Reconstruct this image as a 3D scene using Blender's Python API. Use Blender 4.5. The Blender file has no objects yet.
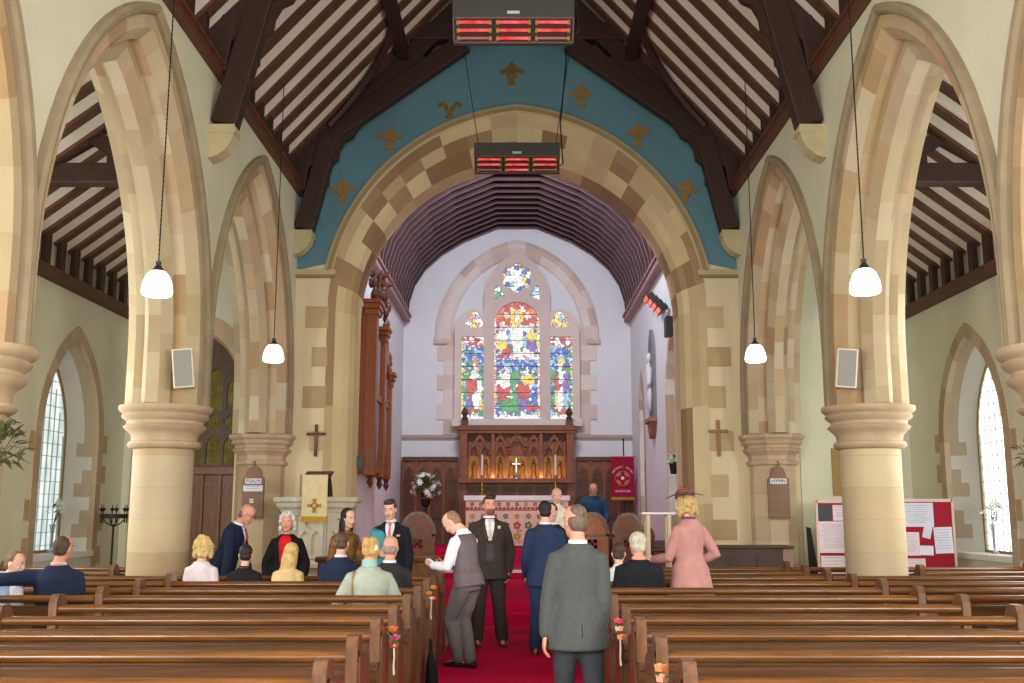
import bpy, bmesh, math, random
from math import sin, cos, pi, sqrt, atan2
from mathutils import Vector, Matrix, Euler, noise
from mathutils.geometry import tessellate_polygon
SC = bpy.context.scene
COL = SC.collection
rnd = random.Random(11)
V = Vector
R = math.radians


def lin(c):
    o = []
    for x in c[:3]:
        x = x / 255.0
        o.append(x / 12.92 if x <= .04045 else ((x + .055) / 1.055) ** 2.4)
    return tuple(o) + (1.0,)


# ---------------------------------------------------------------- materials
def mat(name, rgb, rough=.6, var=.1, vs=3.0, bump=0.0, bs=30.0, metal=0.0, attr=False, spec=.4,
        stretch=None, second=None, emit=None, coat=0.0, sheen=0.0):
    m = bpy.data.materials.new(name)
    m.use_nodes = True
    nt = m.node_tree
    N, L = nt.nodes, nt.links
    b = N['Principled BSDF']
    b.inputs['Roughness'].default_value = rough
    b.inputs['Metallic'].default_value = metal
    b.inputs['Specular IOR Level'].default_value = spec
    if coat: b.inputs['Coat Weight'].default_value = coat; b.inputs['Coat Roughness'].default_value = .15
    if sheen: b.inputs['Sheen Weight'].default_value = sheen
    tc = N.new('ShaderNodeTexCoord')
    src = tc.outputs['Object']
    if stretch:
        mp = N.new('ShaderNodeMapping'); mp.inputs['Scale'].default_value = stretch
        L.new(src, mp.inputs['Vector']); src = mp.outputs['Vector']
    nz = N.new('ShaderNodeTexNoise'); nz.inputs['Scale'].default_value = vs
    nz.inputs['Detail'].default_value = 5.0; nz.inputs['Roughness'].default_value = .6
    L.new(src, nz.inputs['Vector'])
    rp = N.new('ShaderNodeValToRGB')
    c = lin(rgb)
    c2 = lin(second) if second else tuple(min(1, x * (1 + var)) for x in c[:3]) + (1,)
    c1 = tuple(x * (1 - var) for x in c[:3]) + (1,)
    rp.color_ramp.elements[0].position = .3; rp.color_ramp.elements[0].color = c1
    rp.color_ramp.elements[1].position = .7; rp.color_ramp.elements[1].color = c2
    L.new(nz.outputs['Fac'], rp.inputs['Fac'])
    out = rp.outputs['Color']
    if attr:
        at = N.new('ShaderNodeVertexColor'); at.layer_name = 'Col'
        mx = N.new('ShaderNodeMix'); mx.data_type = 'RGBA'; mx.blend_type = 'MULTIPLY'
        mx.inputs[0].default_value = 1.0
        L.new(at.outputs['Color'], mx.inputs[6]); L.new(out, mx.inputs[7])
        out = mx.outputs[2]
    L.new(out, b.inputs['Base Color'])
    if emit:
        L.new(out, b.inputs['Emission Color']); b.inputs['Emission Strength'].default_value = emit
    if bump:
        n2 = N.new('ShaderNodeTexNoise'); n2.inputs['Scale'].default_value = bs
        n2.inputs['Detail'].default_value = 3.0
        L.new(src, n2.inputs['Vector'])
        bp = N.new('ShaderNodeBump'); bp.inputs['Strength'].default_value = bump
        bp.inputs['Distance'].default_value = .02
        L.new(n2.outputs['Fac'], bp.inputs['Height']); L.new(bp.outputs['Normal'], b.inputs['Normal'])
    return m


_mc = {}


def cloth(rgb, rough=.85, var=.12, bump=.25, vs=9.0):
    k = ('c', rgb, rough, var)
    if k not in _mc: _mc[k] = mat('cloth_%d_%d_%d' % rgb, rgb, rough, var, vs, bump, 35.0, spec=.2)
    return _mc[k]


def plain(rgb, rough=.5, var=.05, metal=0.0, spec=.4):
    k = ('p', rgb, rough, metal)
    if k not in _mc: _mc[k] = mat('plain_%d_%d_%d' % rgb, rgb, rough, var, 6.0, metal=metal, spec=spec)
    return _mc[k]


M = {}
M['plaster'] = mat('cream_plaster', (212, 211, 186), .9, .04, 1.5, .05, 25)
M['plaster_w'] = mat('white_plaster', (222, 222, 226), .9, .03, 1.5, .05, 25)
M['roofplaster'] = mat('roof_plaster', (232, 224, 210), .9, .04, 2)
M['stone'] = mat('sandstone', (255, 255, 255), .9, .10, 2.2, .12, 45, attr=True)
M['stonegrey'] = mat('hood_stone', (150, 136, 108), .9, .14, 3, .12, 40)
M['caps'] = mat('capital_stone', (188, 164, 132), .9, .12, 4, .12, 40)
M['blue'] = mat('blue_wall_paint', (94, 134, 144), .9, .07, 1.2, .05, 25)
M['roofwood'] = mat('dark_roof_oak', (54, 33, 24), .6, .3, 5, .1, 30, stretch=(2, 2, 2))
M['rafter'] = mat('rafter_oak', (88, 58, 44), .65, .25, 5, .1, 30)
M['wagonwood'] = mat('chancel_roof_board', (66, 42, 44), .6, .2, 4)
M['wagonrib'] = mat('chancel_roof_rib', (150, 116, 116), .5, .2, 4)
M['pew'] = mat('varnished_pew_oak', (88, 51, 21), .27, .35, 4, .05, 12, stretch=(.35, 6, 6), second=(128, 79, 32), coat=.18)
M['pewback'] = mat('pew_back_oak', (74, 45, 23), .35, .3, 4, .05, 12, stretch=(.35, 6, 6), second=(96, 61, 32), coat=.1)
M['pewend'] = mat('pew_end_oak', (94, 63, 40), .32, .3, 4, .05, 12, stretch=(5, 5, .5), second=(122, 86, 58), coat=.25)
M['carved'] = mat('carved_oak', (92, 52, 34), .45, .3, 6, .2, 30)
M['carvedlight'] = mat('reredos_oak', (128, 74, 46), .45, .25, 6, .15, 30)
M['organ'] = mat('organ_oak', (136, 72, 34), .4, .25, 5, .1, 20, stretch=(4, 4, .5))
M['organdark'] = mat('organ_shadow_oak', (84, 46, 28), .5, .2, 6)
M['screenwood'] = mat('screen_oak', (106, 70, 38), .45, .25, 5, .1, 20, stretch=(4, 4, .5))
M['stall'] = mat('stall_oak', (122, 74, 40), .38, .3, 6, .05, 20, stretch=(4, 4, 1))
M['gold'] = mat('gilding', (196, 148, 52), .35, .25, 12, metal=.7)
M['goldpaint'] = mat('gold_paint', (150, 112, 48), .5, .25, 25)
M['brass'] = mat('brass', (190, 152, 78), .3, .1, 10, metal=.9)
M['iron'] = mat('black_iron', (40, 38, 36), .5, .2, 10, metal=.6)
M['darkmetal'] = mat('dark_grey_metal', (56, 56, 54), .45, .15, 6, metal=.3)
M['carpet'] = mat('red_carpet', (196, 24, 72), .95, .12, 20, .2, 200, spec=.05)
M['floor'] = mat('stone_floor', (150, 128, 100), .7, .15, 2)
M['white'] = mat('white_paint', (232, 230, 224), .5, .03, 5)
M['paper'] = mat('paper', (226, 224, 230), .8, .03, 8)
M['silver'] = mat('silver', (200, 200, 200), .25, .05, 5, metal=.9)
M['pipe'] = mat('organ_pipe_metal', (150, 152, 165), .35, .1, 6, metal=.5)
M['leaf'] = mat('leaf_green', (74, 96, 52), .6, .3, 14)
M['petal'] = mat('white_petal', (236, 236, 226), .7, .05, 20)
M['glass'] = mat('clear_glass', (226, 232, 230), .1, .02, 4)
M['glass'].node_tree.nodes['Principled BSDF'].inputs['Transmission Weight'].default_value = .8


def emis(name, rgb, strength, attr=False, var=0.0, vs=4.0, rgb2=None, stretch=None):
    m = bpy.data.materials.new(name); m.use_nodes = True
    nt = m.node_tree; nt.nodes.clear()
    o = nt.nodes.new('ShaderNodeOutputMaterial'); e = nt.nodes.new('ShaderNodeEmission')
    e.inputs['Strength'].default_value = strength; e.inputs['Color'].default_value = lin(rgb)
    if attr:
        a = nt.nodes.new('ShaderNodeVertexColor'); a.layer_name = 'Col'
        nt.links.new(a.outputs['Color'], e.inputs['Color'])
    elif rgb2:
        tc = nt.nodes.new('ShaderNodeTexCoord'); nz = nt.nodes.new('ShaderNodeTexNoise')
        nz.inputs['Scale'].default_value = vs; rp = nt.nodes.new('ShaderNodeValToRGB')
        src = tc.outputs['Object']
        if stretch:
            mp = nt.nodes.new('ShaderNodeMapping'); mp.inputs['Scale'].default_value = stretch
            nt.links.new(src, mp.inputs['Vector']); src = mp.outputs['Vector']
        rp.color_ramp.elements[0].position = .35; rp.color_ramp.elements[1].position = .65
        rp.color_ramp.elements[0].color = lin(rgb); rp.color_ramp.elements[1].color = lin(rgb2)
        nt.links.new(src, nz.inputs['Vector']); nt.links.new(nz.outputs['Fac'], rp.inputs['Fac'])
        nt.links.new(rp.outputs['Color'], e.inputs['Color'])
    nt.links.new(e.outputs[0], o.inputs[0])
    return m


# ---------------------------------------------------------------- mesh builder
class MB:
    def __init__(s):
        s.v = []; s.f = []; s.c = []; s.m = []; s.s = []

    def add(s, vs, fs, col=None, mi=0, smooth=False):
        b = len(s.v)
        s.v.extend(V(p) for p in vs)
        for f in fs:
            s.f.append([b + i for i in f]); s.c.append(col); s.m.append(mi); s.s.append(smooth)

    def box(s, c, d, rot=None, col=None, mi=0):
        hx, hy, hz = d[0] / 2, d[1] / 2, d[2] / 2
        vs = [V((x, y, z)) for z in (-hz, hz) for y in (-hy, hy) for x in (-hx, hx)]
        if rot is not None:
            if not isinstance(rot, (Matrix,)): rot = Euler(rot).to_matrix()
            vs = [rot @ p for p in vs]
        c = V(c)
        s.add([p + c for p in vs], [(0, 2, 3, 1), (4, 5, 7, 6), (0, 1, 5, 4), (2, 6, 7, 3), (0, 4, 6, 2), (1, 3, 7, 5)], col, mi)

    def bb(s, lo, hi, col=None, mi=0):
        s.box([(a + b) / 2 for a, b in zip(lo, hi)], [abs(b - a) for a, b in zip(lo, hi)], None, col, mi)

    def rings(s, rings, cap=True, col=None, mi=0, smooth=True, closed=True):
        b = len(s.v); n = len(rings[0])
        for r in rings: s.v.extend(V(p) for p in r)
        for k in range(len(rings) - 1):
            for i in range(n if closed else n - 1):
                j = (i + 1) % n
                s.f.append([b + k * n + i, b + k * n + j, b + (k + 1) * n + j, b + (k + 1) * n + i])
                s.c.append(col); s.m.append(mi); s.s.append(smooth)
        if cap:
            for k, rev in ((0, True), (len(rings) - 1, False)):
                q = [b + k * n + i for i in range(n)]
                s.f.append(q[::-1] if rev else q); s.c.append(col); s.m.append(mi); s.s.append(False)

    def tube(s, pts, rad, n=10, col=None, mi=0, flat=None, roundcap=False, smooth=True):
        pts = [V(p) for p in pts]
        if not isinstance(rad, (list, tuple)): rad = [rad] * len(pts)
        rad = list(rad)
        if roundcap:
            d0 = (pts[0] - pts[1]).normalized(); d1 = (pts[-1] - pts[-2]).normalized()
            a = [(pts[0] + d0 * rad[0] * k, rad[0] * sqrt(max(0, 1 - k * k))) for k in (.98, .75, .4)]
            e = [(pts[-1] + d1 * rad[-1] * k, rad[-1] * sqrt(max(0, 1 - k * k))) for k in (.4, .75, .98)]
            pts = [p for p, _ in a] + pts + [p for p, _ in e]
            rad = [r for _, r in a] + rad + [r for _, r in e]
        t0 = (pts[1] - pts[0]).normalized()
        up = V((0, 0, 1)) if abs(t0.z) < .9 else V((0, 1, 0))
        x = t0.cross(up).normalized()
        rs = []
        for i, p in enumerate(pts):
            t = (pts[min(i + 1, len(pts) - 1)] - pts[max(i - 1, 0)])
            t = t.normalized() if t.length > 1e-9 else t0
            x = (x - t * x.dot(t)).normalized(); y = t.cross(x)
            rs.append([p + (x * cos(2 * pi * k / n) + y * sin(2 * pi * k / n)) * rad[i] for k in range(n)])
        s.rings(rs, True, col, mi, smooth)

    def bar(s, p0, p1, w, h, up=(0, 0, 1), col=None, mi=0):
        """rectangular bar from p0 to p1, w across, h along 'up'"""
        p0 = V(p0); p1 = V(p1); t = (p1 - p0).normalized(); up = V(up)
        x = t.cross(up)
        if x.length < 1e-6: x = t.cross(V((1, 0, 0)))
        x.normalize(); u = x.cross(t).normalized()
        r = [[p + x * a * w / 2 + u * b * h / 2 for a, b in ((-1, -1), (1, -1), (1, 1), (-1, 1))] for p in (p0, p1)]
        s.rings(r, True, col, mi, False)

    def lathe(s, prof, c=(0, 0, 0), n=24, col=None, mi=0, smooth=True, mtx=None, ph=0.0, cols=None):
        c = V(c)
        b = len(s.v)
        for r, z in prof:
            for k in range(n):
                a = 2 * pi * k / n + ph
                p = V((r * cos(a), r * sin(a), z))
                if mtx is not None: p = mtx @ p
                s.v.append(p + c)
        for i in range(len(prof) - 1):
            for k in range(n):
                j = (k + 1) % n
                s.f.append([b + i * n + k, b + i * n + j, b + (i + 1) * n + j, b + (i + 1) * n + k])
                s.c.append(cols[i] if cols else col); s.m.append(mi); s.s.append(smooth)
        for i, rev in ((0, True), (len(prof) - 1, False)):
            if prof[i][0] > 1e-6:
                q = [b + i * n + k for k in range(n)]
                s.f.append(q[::-1] if rev else q); s.c.append(cols[0] if cols else col); s.m.append(mi); s.s.append(False)

    def ell(s, c, r, n=12, m=8, mtx=None, col=None, mi=0):
        c = V(c)
        if not isinstance(r, (list, tuple)): r = (r, r, r)
        rs = []
        for i in range(m + 1):
            t = -pi / 2 + pi * i / m
            if i == 0: t = -pi / 2 + .02
            if i == m: t = pi / 2 - .02
            ring = []
            for k in range(n):
                a = 2 * pi * k / n
                p = V((r[0] * cos(t) * cos(a), r[1] * cos(t) * sin(a), r[2] * sin(t)))
                if mtx is not None: p = mtx @ p
                ring.append(p + c)
            rs.append(ring)
        s.rings(rs, True, col, mi, True)

    def prism(s, poly, fn, d0, d1, holes=(), col=None, mi=0, sidecol=None):
        """polygon (with holes) in 2-D, fn(u, w, d) -> 3-D, extruded from d0 to d1"""
        loops = [list(poly)] + [list(h) for h in holes]
        tri = tessellate_polygon([[V((p[0], p[1], 0)) for p in l] for l in loops])
        flat = [p for l in loops for p in l]
        n = len(flat)
        s.add([fn(p[0], p[1], d0) for p in flat] + [fn(p[0], p[1], d1) for p in flat],
              [tuple(t) for t in tri] + [tuple(i + n for i in t[::-1]) for t in tri], col, mi)
        k = 0
        for l in loops:
            m = len(l)
            s.add([fn(p[0], p[1], d0) for p in l] + [fn(p[0], p[1], d1) for p in l],
                  [(i, (i + 1) % m, m + (i + 1) % m, m + i) for i in range(m)], sidecol or col, mi)

    def xf(s, mtx):
        s.v = [mtx @ p for p in s.v]; return s

    def build(s, name, mats, parent=None, world=False, bevel=0.0, smooth=None, subsurf=0):
        me = bpy.data.meshes.new(name)
        vs = s.v
        if world and parent is not None:
            vs = [p - parent.location for p in vs]
        me.from_pydata([tuple(p) for p in vs], [], s.f)
        if not isinstance(mats, (list, tuple)): mats = [mats]
        for m in mats: me.materials.append(m)
        me.polygons.foreach_set('material_index', s.m)
        me.polygons.foreach_set('use_smooth', [bool(x) if smooth is None else smooth for x in s.s])
        if any(c is not None for c in s.c):
            at = me.color_attributes.new('Col', 'FLOAT_COLOR', 'CORNER')
            buf = []
            for f, c in zip(s.f, s.c):
                buf.extend(list(c if c is not None else (1, 1, 1, 1)) * len(f))
            at.data.foreach_set('color', buf)
        me.update()
        if any(s.s) and len(s.f) < 6000 and smooth is None: me.set_sharp_from_angle(angle=R(38))
        o = bpy.data.objects.new(name, me); COL.objects.link(o)
        if parent is not None: o.parent = parent
        if bevel:
            b = o.modifiers.new('bevel', 'BEVEL'); b.width = bevel; b.segments = 2; b.limit_method = 'ANGLE'; b.angle_limit = R(40)
        return o


def tag(o, label=None, cat=None, group=None, kind=None):
    if label: o['label'] = label
    if cat: o['category'] = cat
    if group: o['group'] = group
    if kind: o['kind'] = kind
    return o


def thing(name, label, cat, loc=(0, 0, 0), rz=0.0, group=None, kind=None):
    o = bpy.data.objects.new(name, None); COL.objects.link(o)
    o.empty_display_size = .1
    o.location = loc; o.rotation_euler = (0, 0, rz)
    return tag(o, label, cat, group, kind or ('thing' if label else None))


def struct(o, label, cat):
    return tag(o, label, cat, None, 'structure')


def dup(root, loc=None, rz=None, label=None):
    r = root.copy(); COL.objects.link(r)
    if loc is not None: r.location = loc
    if rz is not None: r.rotation_euler = (0, 0, rz)
    if label: r['label'] = label
    for ch in list(root.children):
        c = ch.copy(); COL.objects.link(c); c.parent = r
        for g in list(ch.children):
            d = g.copy(); COL.objects.link(d); d.parent = c
    return r


# block colours of the sandstone
PAL = [lin(c) for c in ((194, 178, 142), (202, 188, 154), (186, 168, 130), (180, 160, 126), (196, 176, 144))]
PALB = [lin(c) for c in ((184, 154, 116), (176, 146, 106), (192, 166, 130), (186, 162, 120))]


def sc(p=.3):
    return rnd.choice(PALB) if rnd.random() < p else rnd.choice(PAL)


def arch(c, a, zs, h, zb, t=0.0, n=16, st=3):
    """pointed arch outline: left foot, up, apex, down; t shrinks it concentrically"""
    d = (h * h - a * a) / (2 * a)
    r = a + d - t
    ph = math.acos(max(-1, min(1, d / r)))          # angle from horizontal at the apex
    left = []
    for i in range(st):
        left.append((c - a + t, zb + (zs - zb) * i / st))
    for i in range(n + 1):
        al = ph * i / n
        left.append((c + d - r * cos(al), zs + r * sin(al)))
    left[-1] = (c, left[-1][1])
    return left + [(2 * c - x, z) for x, z in left[-2::-1]]


def sweep(mb, curves, ds, fn, colf=None, smooth=False):
    """curves[k] = outline of profile step k at depth ds[k]"""
    n = len(curves[0])
    for k in range(len(curves) - 1):
        for j in range(n - 1):
            q = [fn(*curves[k][j], ds[k]), fn(*curves[k][j + 1], ds[k]), fn(*curves[k + 1][j + 1], ds[k + 1]), fn(*curves[k + 1][j], ds[k + 1])]
            mb.add(q, [(0, 1, 2, 3)], colf(k, j) if colf else None, 0, smooth)


def blockcol(step=2, p=.35, rows=None):
    """one colour per voussoir; rows maps profile steps onto rows of stones"""
    memo = {}

    def f(k, j):
        key = (rows[k] if rows else 0, (j + (1 if rows and rows[k] % 2 else 0)) // step)
        if key not in memo: memo[key] = sc(p)
        return memo[key]
    return f
# ================================================================ PEOPLE
def remesh(mb, voxel, smooth=2, fac=.5):
    me = bpy.data.meshes.new('tmp'); me.from_pydata([tuple(p) for p in mb.v], [], mb.f)
    o = bpy.data.objects.new('tmp', me); COL.objects.link(o)
    r = o.modifiers.new('r', 'REMESH'); r.mode = 'VOXEL'; r.voxel_size = voxel
    if smooth:
        k = o.modifiers.new('s', 'SMOOTH'); k.iterations = smooth; k.factor = fac
    dg = bpy.context.evaluated_depsgraph_get()
    ev = o.evaluated_get(dg); m2 = ev.to_mesh()
    vs = [v.co.copy() for v in m2.vertices]; fs = [tuple(p.vertices) for p in m2.polygons]
    ev.to_mesh_clear(); bpy.data.objects.remove(o); bpy.data.meshes.remove(me)
    return vs, fs


MALE = [(-.12, .11, .09, -.01), (-.05, .165, .115, -.01), (.02, .172, .122, -.01), (.12, .156, .110, 0), (.22, .155, .110, .005), (.33, .170, .120, .008), (.42, .170, .114, 0), (.465, .145, .094, -.008), (.50, .100, .076, -.012), (.53, .070, .064, -.012), (.56, .056, .06, -.008)]
FEM = [(-.12, .11, .09, -.01), (-.05, .172, .118, -.012), (.02, .172, .12, -.012), (.12, .140, .10, 0), (.22, .130, .095, .005), (.33, .148, .118, .018), (.42, .150, .102, .004), (.465, .128, .086, -.008), (.50, .086, .066, -.012), (.53, .058, .054, -.012), (.56, .047, .05, -.008)]
HEADR = [(-.117, .012, .012, .052), (-.112, .028, .026, .048), (-.098, .045, .046, .032), (-.07, .060, .068, .014), (-.035, .069, .084, .004), (.0, .073, .090, 0), (.035, .075, .094, -.002), (.065, .072, .092, -.004), (.09, .061, .080, -.006), (.108, .042, .056, -.008), (.118, .016, .02, -.008)]
HAIR = {
    'short': [((0, -.016, .038), (.081, .097, .090)), ((0, -.045, -.015), (.071, .058, .065))],
    'crop': [((0, -.030, .030), (.080, .086, .089)), ((0, -.045, -.02), (.072, .056, .060))],
    'band': [((0, -.030, -.012), (.0800, .072, .052)), ((0, -.045, -.03), (.070, .056, .052))],
    'thin': [((0, -.030, -.002), (.0815, .078, .062)), ((0, -.045, -.025), (.073, .058, .055)), ((0, -.028, .062), (.066, .078, .060))],
    'full': [((0, -.020, .038), (.089, .103, .093)), ((0, -.045, -.02), (.079, .066, .075))],
    'quiff': [((0, -.016, .038), (.083, .098, .092)), ((0, -.045, -.01), (.073, .060, .060)), ((.0, .045, .098), (.062, .050, .038)), ((-.03, .02, .11), (.05, .05, .03))],
    'long': [((0, -.016, .036), (.085, .101, .094)), ((0, -.055, -.09), (.085, .055, .15)), ((.070, -.02, -.10), (.026, .048, .15)), ((-.070, -.02, -.10), (.026, .048, .15)), ((0, -.075, -.23), (.085, .042, .13))],
    'updo': [((0, -.014, .036), (.084, .101, .092)), ((0, -.045, -.01), (.074, .062, .065)), ((0, -.075, .06), (.058, .055, .055)), ((.03, -.07, .09), (.035, .035, .03)), ((-.035, -.06, .095), (.035, .035, .03))],
}
_q = random.Random(77)
for nm, R0 in (('curly', .024), ('wave', .030)):
    l = [((0, -.018, .035), (.086, .098, .090)), ((0, -.05, -.02), (.08, .066, .075))]
    for i in range(95):
        a = _q.uniform(0, 2 * pi); zz = _q.uniform(-.10, .125); r = .098 * sqrt(max(.05, 1 - (max(0, zz) / .135) ** 2))
        p = (r * cos(a) * .93, r * sin(a) - .018, zz)
        if p[1] > .035 and zz < .07: continue
        l.append((p, (R0, R0, R0)))
    HAIR[nm] = l
SKIN = {'fair': (226, 172, 146), 'pink': (216, 150, 126), 'tan': (204, 150, 118), 'light': (232, 186, 162)}
_sk = {}


def skinmat(k):
    if k not in _sk: _sk[k] = mat('skin_' + k, SKIN[k], .55, .06, 12)
    return _sk[k]


EYEW, IRIS, LIP = plain((236, 232, 228), .3), plain((40, 30, 26), .3), plain((176, 96, 92), .5)


class Person:
    def __init__(s, label, x, y, z0=0.0, face=0, H=1.75, g=1.0, lean=0, side=0, twist=0, seated=False, female=False,
                 head=(0, 0, 0), hs=None, skin='fair', hair=None, haircol=(60, 44, 34), armR=None, armL=None, legs=None,
                 curl=(.5, .5), brow=None, palms=(None, None), seat=.445, beard=None):
        s.root = thing('person', label, 'person', (x, y, z0), R(face))
        s.s = H / 1.75; s.g = g; s.fem = female; s.seated = seated
        s.pel = V((0, 0, (seat + .15 * s.s) if seated else .93 * s.s))
        s.rot = Matrix.Rotation(R(twist), 3, 'Z') @ Matrix.Rotation(R(-lean), 3, 'X') @ Matrix.Rotation(R(side), 3, 'Y')
        hang = ((.12, .06, -1), (-.35, .9, -.42)) if seated else ((.10, -.02, -1), (.03, .16, -1))
        s.arms = {1: armR or hang, -1: armL or hang}
        tab = FEM if female else MALE
        s.tab = [(h, rx * (g if h < .45 else 1 + (g - 1) * .5), ry * (g ** 1.5 if h < .45 else g), yo) for h, rx, ry, yo in tab]
        s.hs = hs or min(1.06, max(.93, (H / 1.75) ** .35)); s.skin = skinmat(skin)
        s.headrot = s.rot @ Matrix.Rotation(R(head[0]), 3, 'Z') @ Matrix.Rotation(R(-head[1]), 3, 'X') @ Matrix.Rotation(R(head[2]), 3, 'Y')
        nb = s.T(.55)
        s.hc = nb + s.rot @ V((0, .02, .0)) * s.s + s.headrot @ V((0, .018, .135)) * s.hs
        s.shw = .162 if not female else .142
        sw = s.shw * (1 + (g - 1) * .5)
        s.J = {}
        for k in (1, -1):
            sh = s.T(.426, k * sw, -.005)
            u, f = s.arms[k]
            u = V((u[0] * k, u[1], u[2])).normalized(); f = V((f[0] * k, f[1], f[2])).normalized()
            el = sh + u * .285 * s.s; wr = el + f * .245 * s.s
            s.J[k] = (sh, el, wr, f)
        if seated:
            lg = {k: ((k * .10, .35 * s.s, s.pel.z - .035), (k * .11, .37 * s.s, .09)) for k in (1, -1)}
        else:
            lg = {k: ((k * .095, .02, .49 * s.s), (k * .10, -.02, .085 * s.s)) for k in (1, -1)}
        if legs:
            for k in legs: lg[k] = legs[k]
        s.L = {k: (s.pel + V((k * .092 * s.s * (g if g < 1.1 else 1.1), 0, -.03)), V(lg[k][0]), V(lg[k][1])) for k in (1, -1)}
        s.make_body(curl, brow or haircol, palms)
        if hair: s.make_hair(hair, haircol)
        if beard:
            m = MB(); m.ell((0, .058, -.075), (.056, .042, .046), 12, 8); m.ell((0, .09, -.05), (.032, .012, .008), 8, 5)
            m.v = [s.hc + s.headrot @ (p * s.hs) for p in m.v]
            m.build('beard', cloth(beard, .9, .3), s.root)

    def T(s, h, x=0.0, y=0.0):
        return s.pel + s.rot @ (V((x, y, h)) * s.s)

    def ring(s, h):
        t = s.tab
        if h <= t[0][0]: return t[0][1:]
        for a, b in zip(t[:-1], t[1:]):
            if h <= b[0]:
                f = (h - a[0]) / (b[0] - a[0])
                return tuple(a[i] + (b[i] - a[i]) * f for i in (1, 2, 3))
        return t[-1][1:]

    def torso(s, m, hs, infl, fl=None, n=20):
        rs = []
        for h in hs:
            if h < 0 and fl:
                rx, ry, yo = s.ring(.0); 
            else:
                rx, ry, yo = s.ring(h)
            if fl:
                w_ = max(0, 1 - abs(h - .17) / .12); rx -= .010 * w_
                q = max(0, min(1, 1.4 - h / .14)); rx += .012 * q; ry += .014 * q
            k = 1 + (fl or 0) * max(0, -h) / .15
            rs.append([s.T(h, (rx + infl) * k * cos(2 * pi * i / n), yo + (ry + infl) * k * sin(2 * pi * i / n)) for i in range(n)])
        m.rings(rs)

    def arm(s, m, k, infl, end=1.0, start=0.0):
        sh, el, wr, f = s.J[k]
        g = s.s * (1 + (s.g - 1) * .5) * (.86 if s.fem else 1)
        w = el + (wr - el) * end
        pts = [sh + (s.T(.47) - sh) * .35, sh, sh + (el - sh) * .35, sh + (el - sh) * .75, el, el + (w - el) * .3, el + (w - el) * .7, w]
        rr = [.048, .055, .053, .047, .043, .042, .035, .029]
        m.tube(pts, [r * g + infl for r in rr], 14, roundcap=True)

    def leg(s, m, k, infl, hem=0.0, flare=0.0):
        hp, kn, an = s.L[k]
        g = s.s * (1 + (s.g - 1) * .6)
        e = an + (kn - an) * hem
        pts = [hp + V((0, 0, .03)), hp, hp + (kn - hp) * .4, hp + (kn - hp) * .8, kn, kn + (e - kn) * .3, kn + (e - kn) * .75, e]
        rr = [.085, .090, .083, .066,] if not s.seated else [.078, .080, .078, .066]
        rr += [.059, .059, .048 + flare, .042 + flare]
        m.tube(pts, [r * g + infl for r in rr], 14, roundcap=True)

    def make_hand(s, k, curl, palm):
        sh, el, wr, d = s.J[k]
        d = d.normalized()
        nrm = V(palm) if palm is not None else V((-k, 0, 0))
        nrm = (nrm - d * nrm.dot(d))
        nrm = nrm.normalized() if nrm.length > .05 else V((0, 0, -1))
        x = d.cross(nrm) * k
        c = s.s * (.92 if s.fem else 1)
        P = lambda a, b, z: wr + (x * a - nrm * -b + d * z) * c
        m = MB()
        n = 12
        m.rings([[P(rx * cos(2 * pi * i / n), ry * sin(2 * pi * i / n), z) for i in range(n)] for rx, ry, z in ((.022, .018, -.05), (.025, .018, 0), (.034, .017, .03), (.040, .015, .06), (.040, .013, .088), (.034, .009, .096))])
        for a, L_, w in ((.030, .072, .0088), (.010, .080, .0092), (-.010, .074, .0088), (-.029, .058, .0080)):
            pts = [P(a, 0, .075)]; ang = 0.15 * curl; z, b = .088, 0.0
            pts.append(P(a * 1.02, b, z))
            for seg in (.42, .33, .25):
                ang += curl * (.75 if seg < .4 else .5)
                z += L_ * seg * cos(ang); b += L_ * seg * sin(ang)
                pts.append(P(a * 1.05, b, z))
            m.tube(pts, [w * c, w * c, w * c * .95, w * c * .9, w * c * .8], 8, roundcap=True)
        m.tube([P(.022, .004, .018), P(.046, .012, .045), P(.054, .022, .072), P(.052, .034 * (.6 + curl), .096)], [.013 * c, .0115 * c, .0105 * c, .0088 * c], 8, roundcap=True)
        return remesh(m, .0052 * c, 1)

    def make_body(s, curl, brow, palms):
        out = MB()
        b = MB()
        s.torso(b, [-.12, -.05, .02, .12, .22, .33, .42, .465, .50, .53, .56], 0)
        for k in (1, -1):
            s.arm(b, k, 0); s.leg(b, k, 0)
            hp, kn, an = s.L[k]
            b.tube([an + V((0, -.03, -.045 * s.s)), an + V((0, .05, -.045 * s.s)), an + V((0, .15, -.058 * s.s))], [.036 * s.s, .036 * s.s, .024 * s.s], 10, roundcap=True)
        b.tube([s.T(.50), s.T(.56), s.hc + s.headrot @ V((0, -.02, -.04)) * s.hs], [.062 * s.s, .053 * s.s, .052 * s.s], 12)
        v, f = remesh(b, .0155 * s.s, 2); out.add(v, f, smooth=True)
        h = MB(); n = 20
        H = lambda p: s.hc + s.headrot @ (V(p) * s.hs)
        h.rings([[H((rx * cos(2 * pi * i / n), yo + ry * sin(2 * pi * i / n), z)) for i in range(n)] for z, rx, ry, yo in HEADR])

        def he(c, r):
            t = MB(); t.ell(c, r, 10, 7); h.add([H(p) for p in t.v], t.f)
        he((0, .090, -.020), (.012, .020, .026)); he((0, .098, -.034), (.016, .014, .011)); he((0, .083, .028), (.046, .013, .011))
        he((0, .078, -.060), (.030, .016, .016)); he((0, .066, -.098), (.022, .018, .015)); he((.038, .066, -.030), (.022, .02, .022)); he((-.038, .066, -.030), (.022, .02, .022))
        for k in (1, -1): he((k * .076, -.008, -.008), (.010, .020, .031))
        h.tube([s.T(.53), H((0, -.018, -.05))], [.054 * s.s, .052 * s.s], 12)
        v, f = remesh(h, .0072, 4); out.add(v, f, smooth=True)
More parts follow.
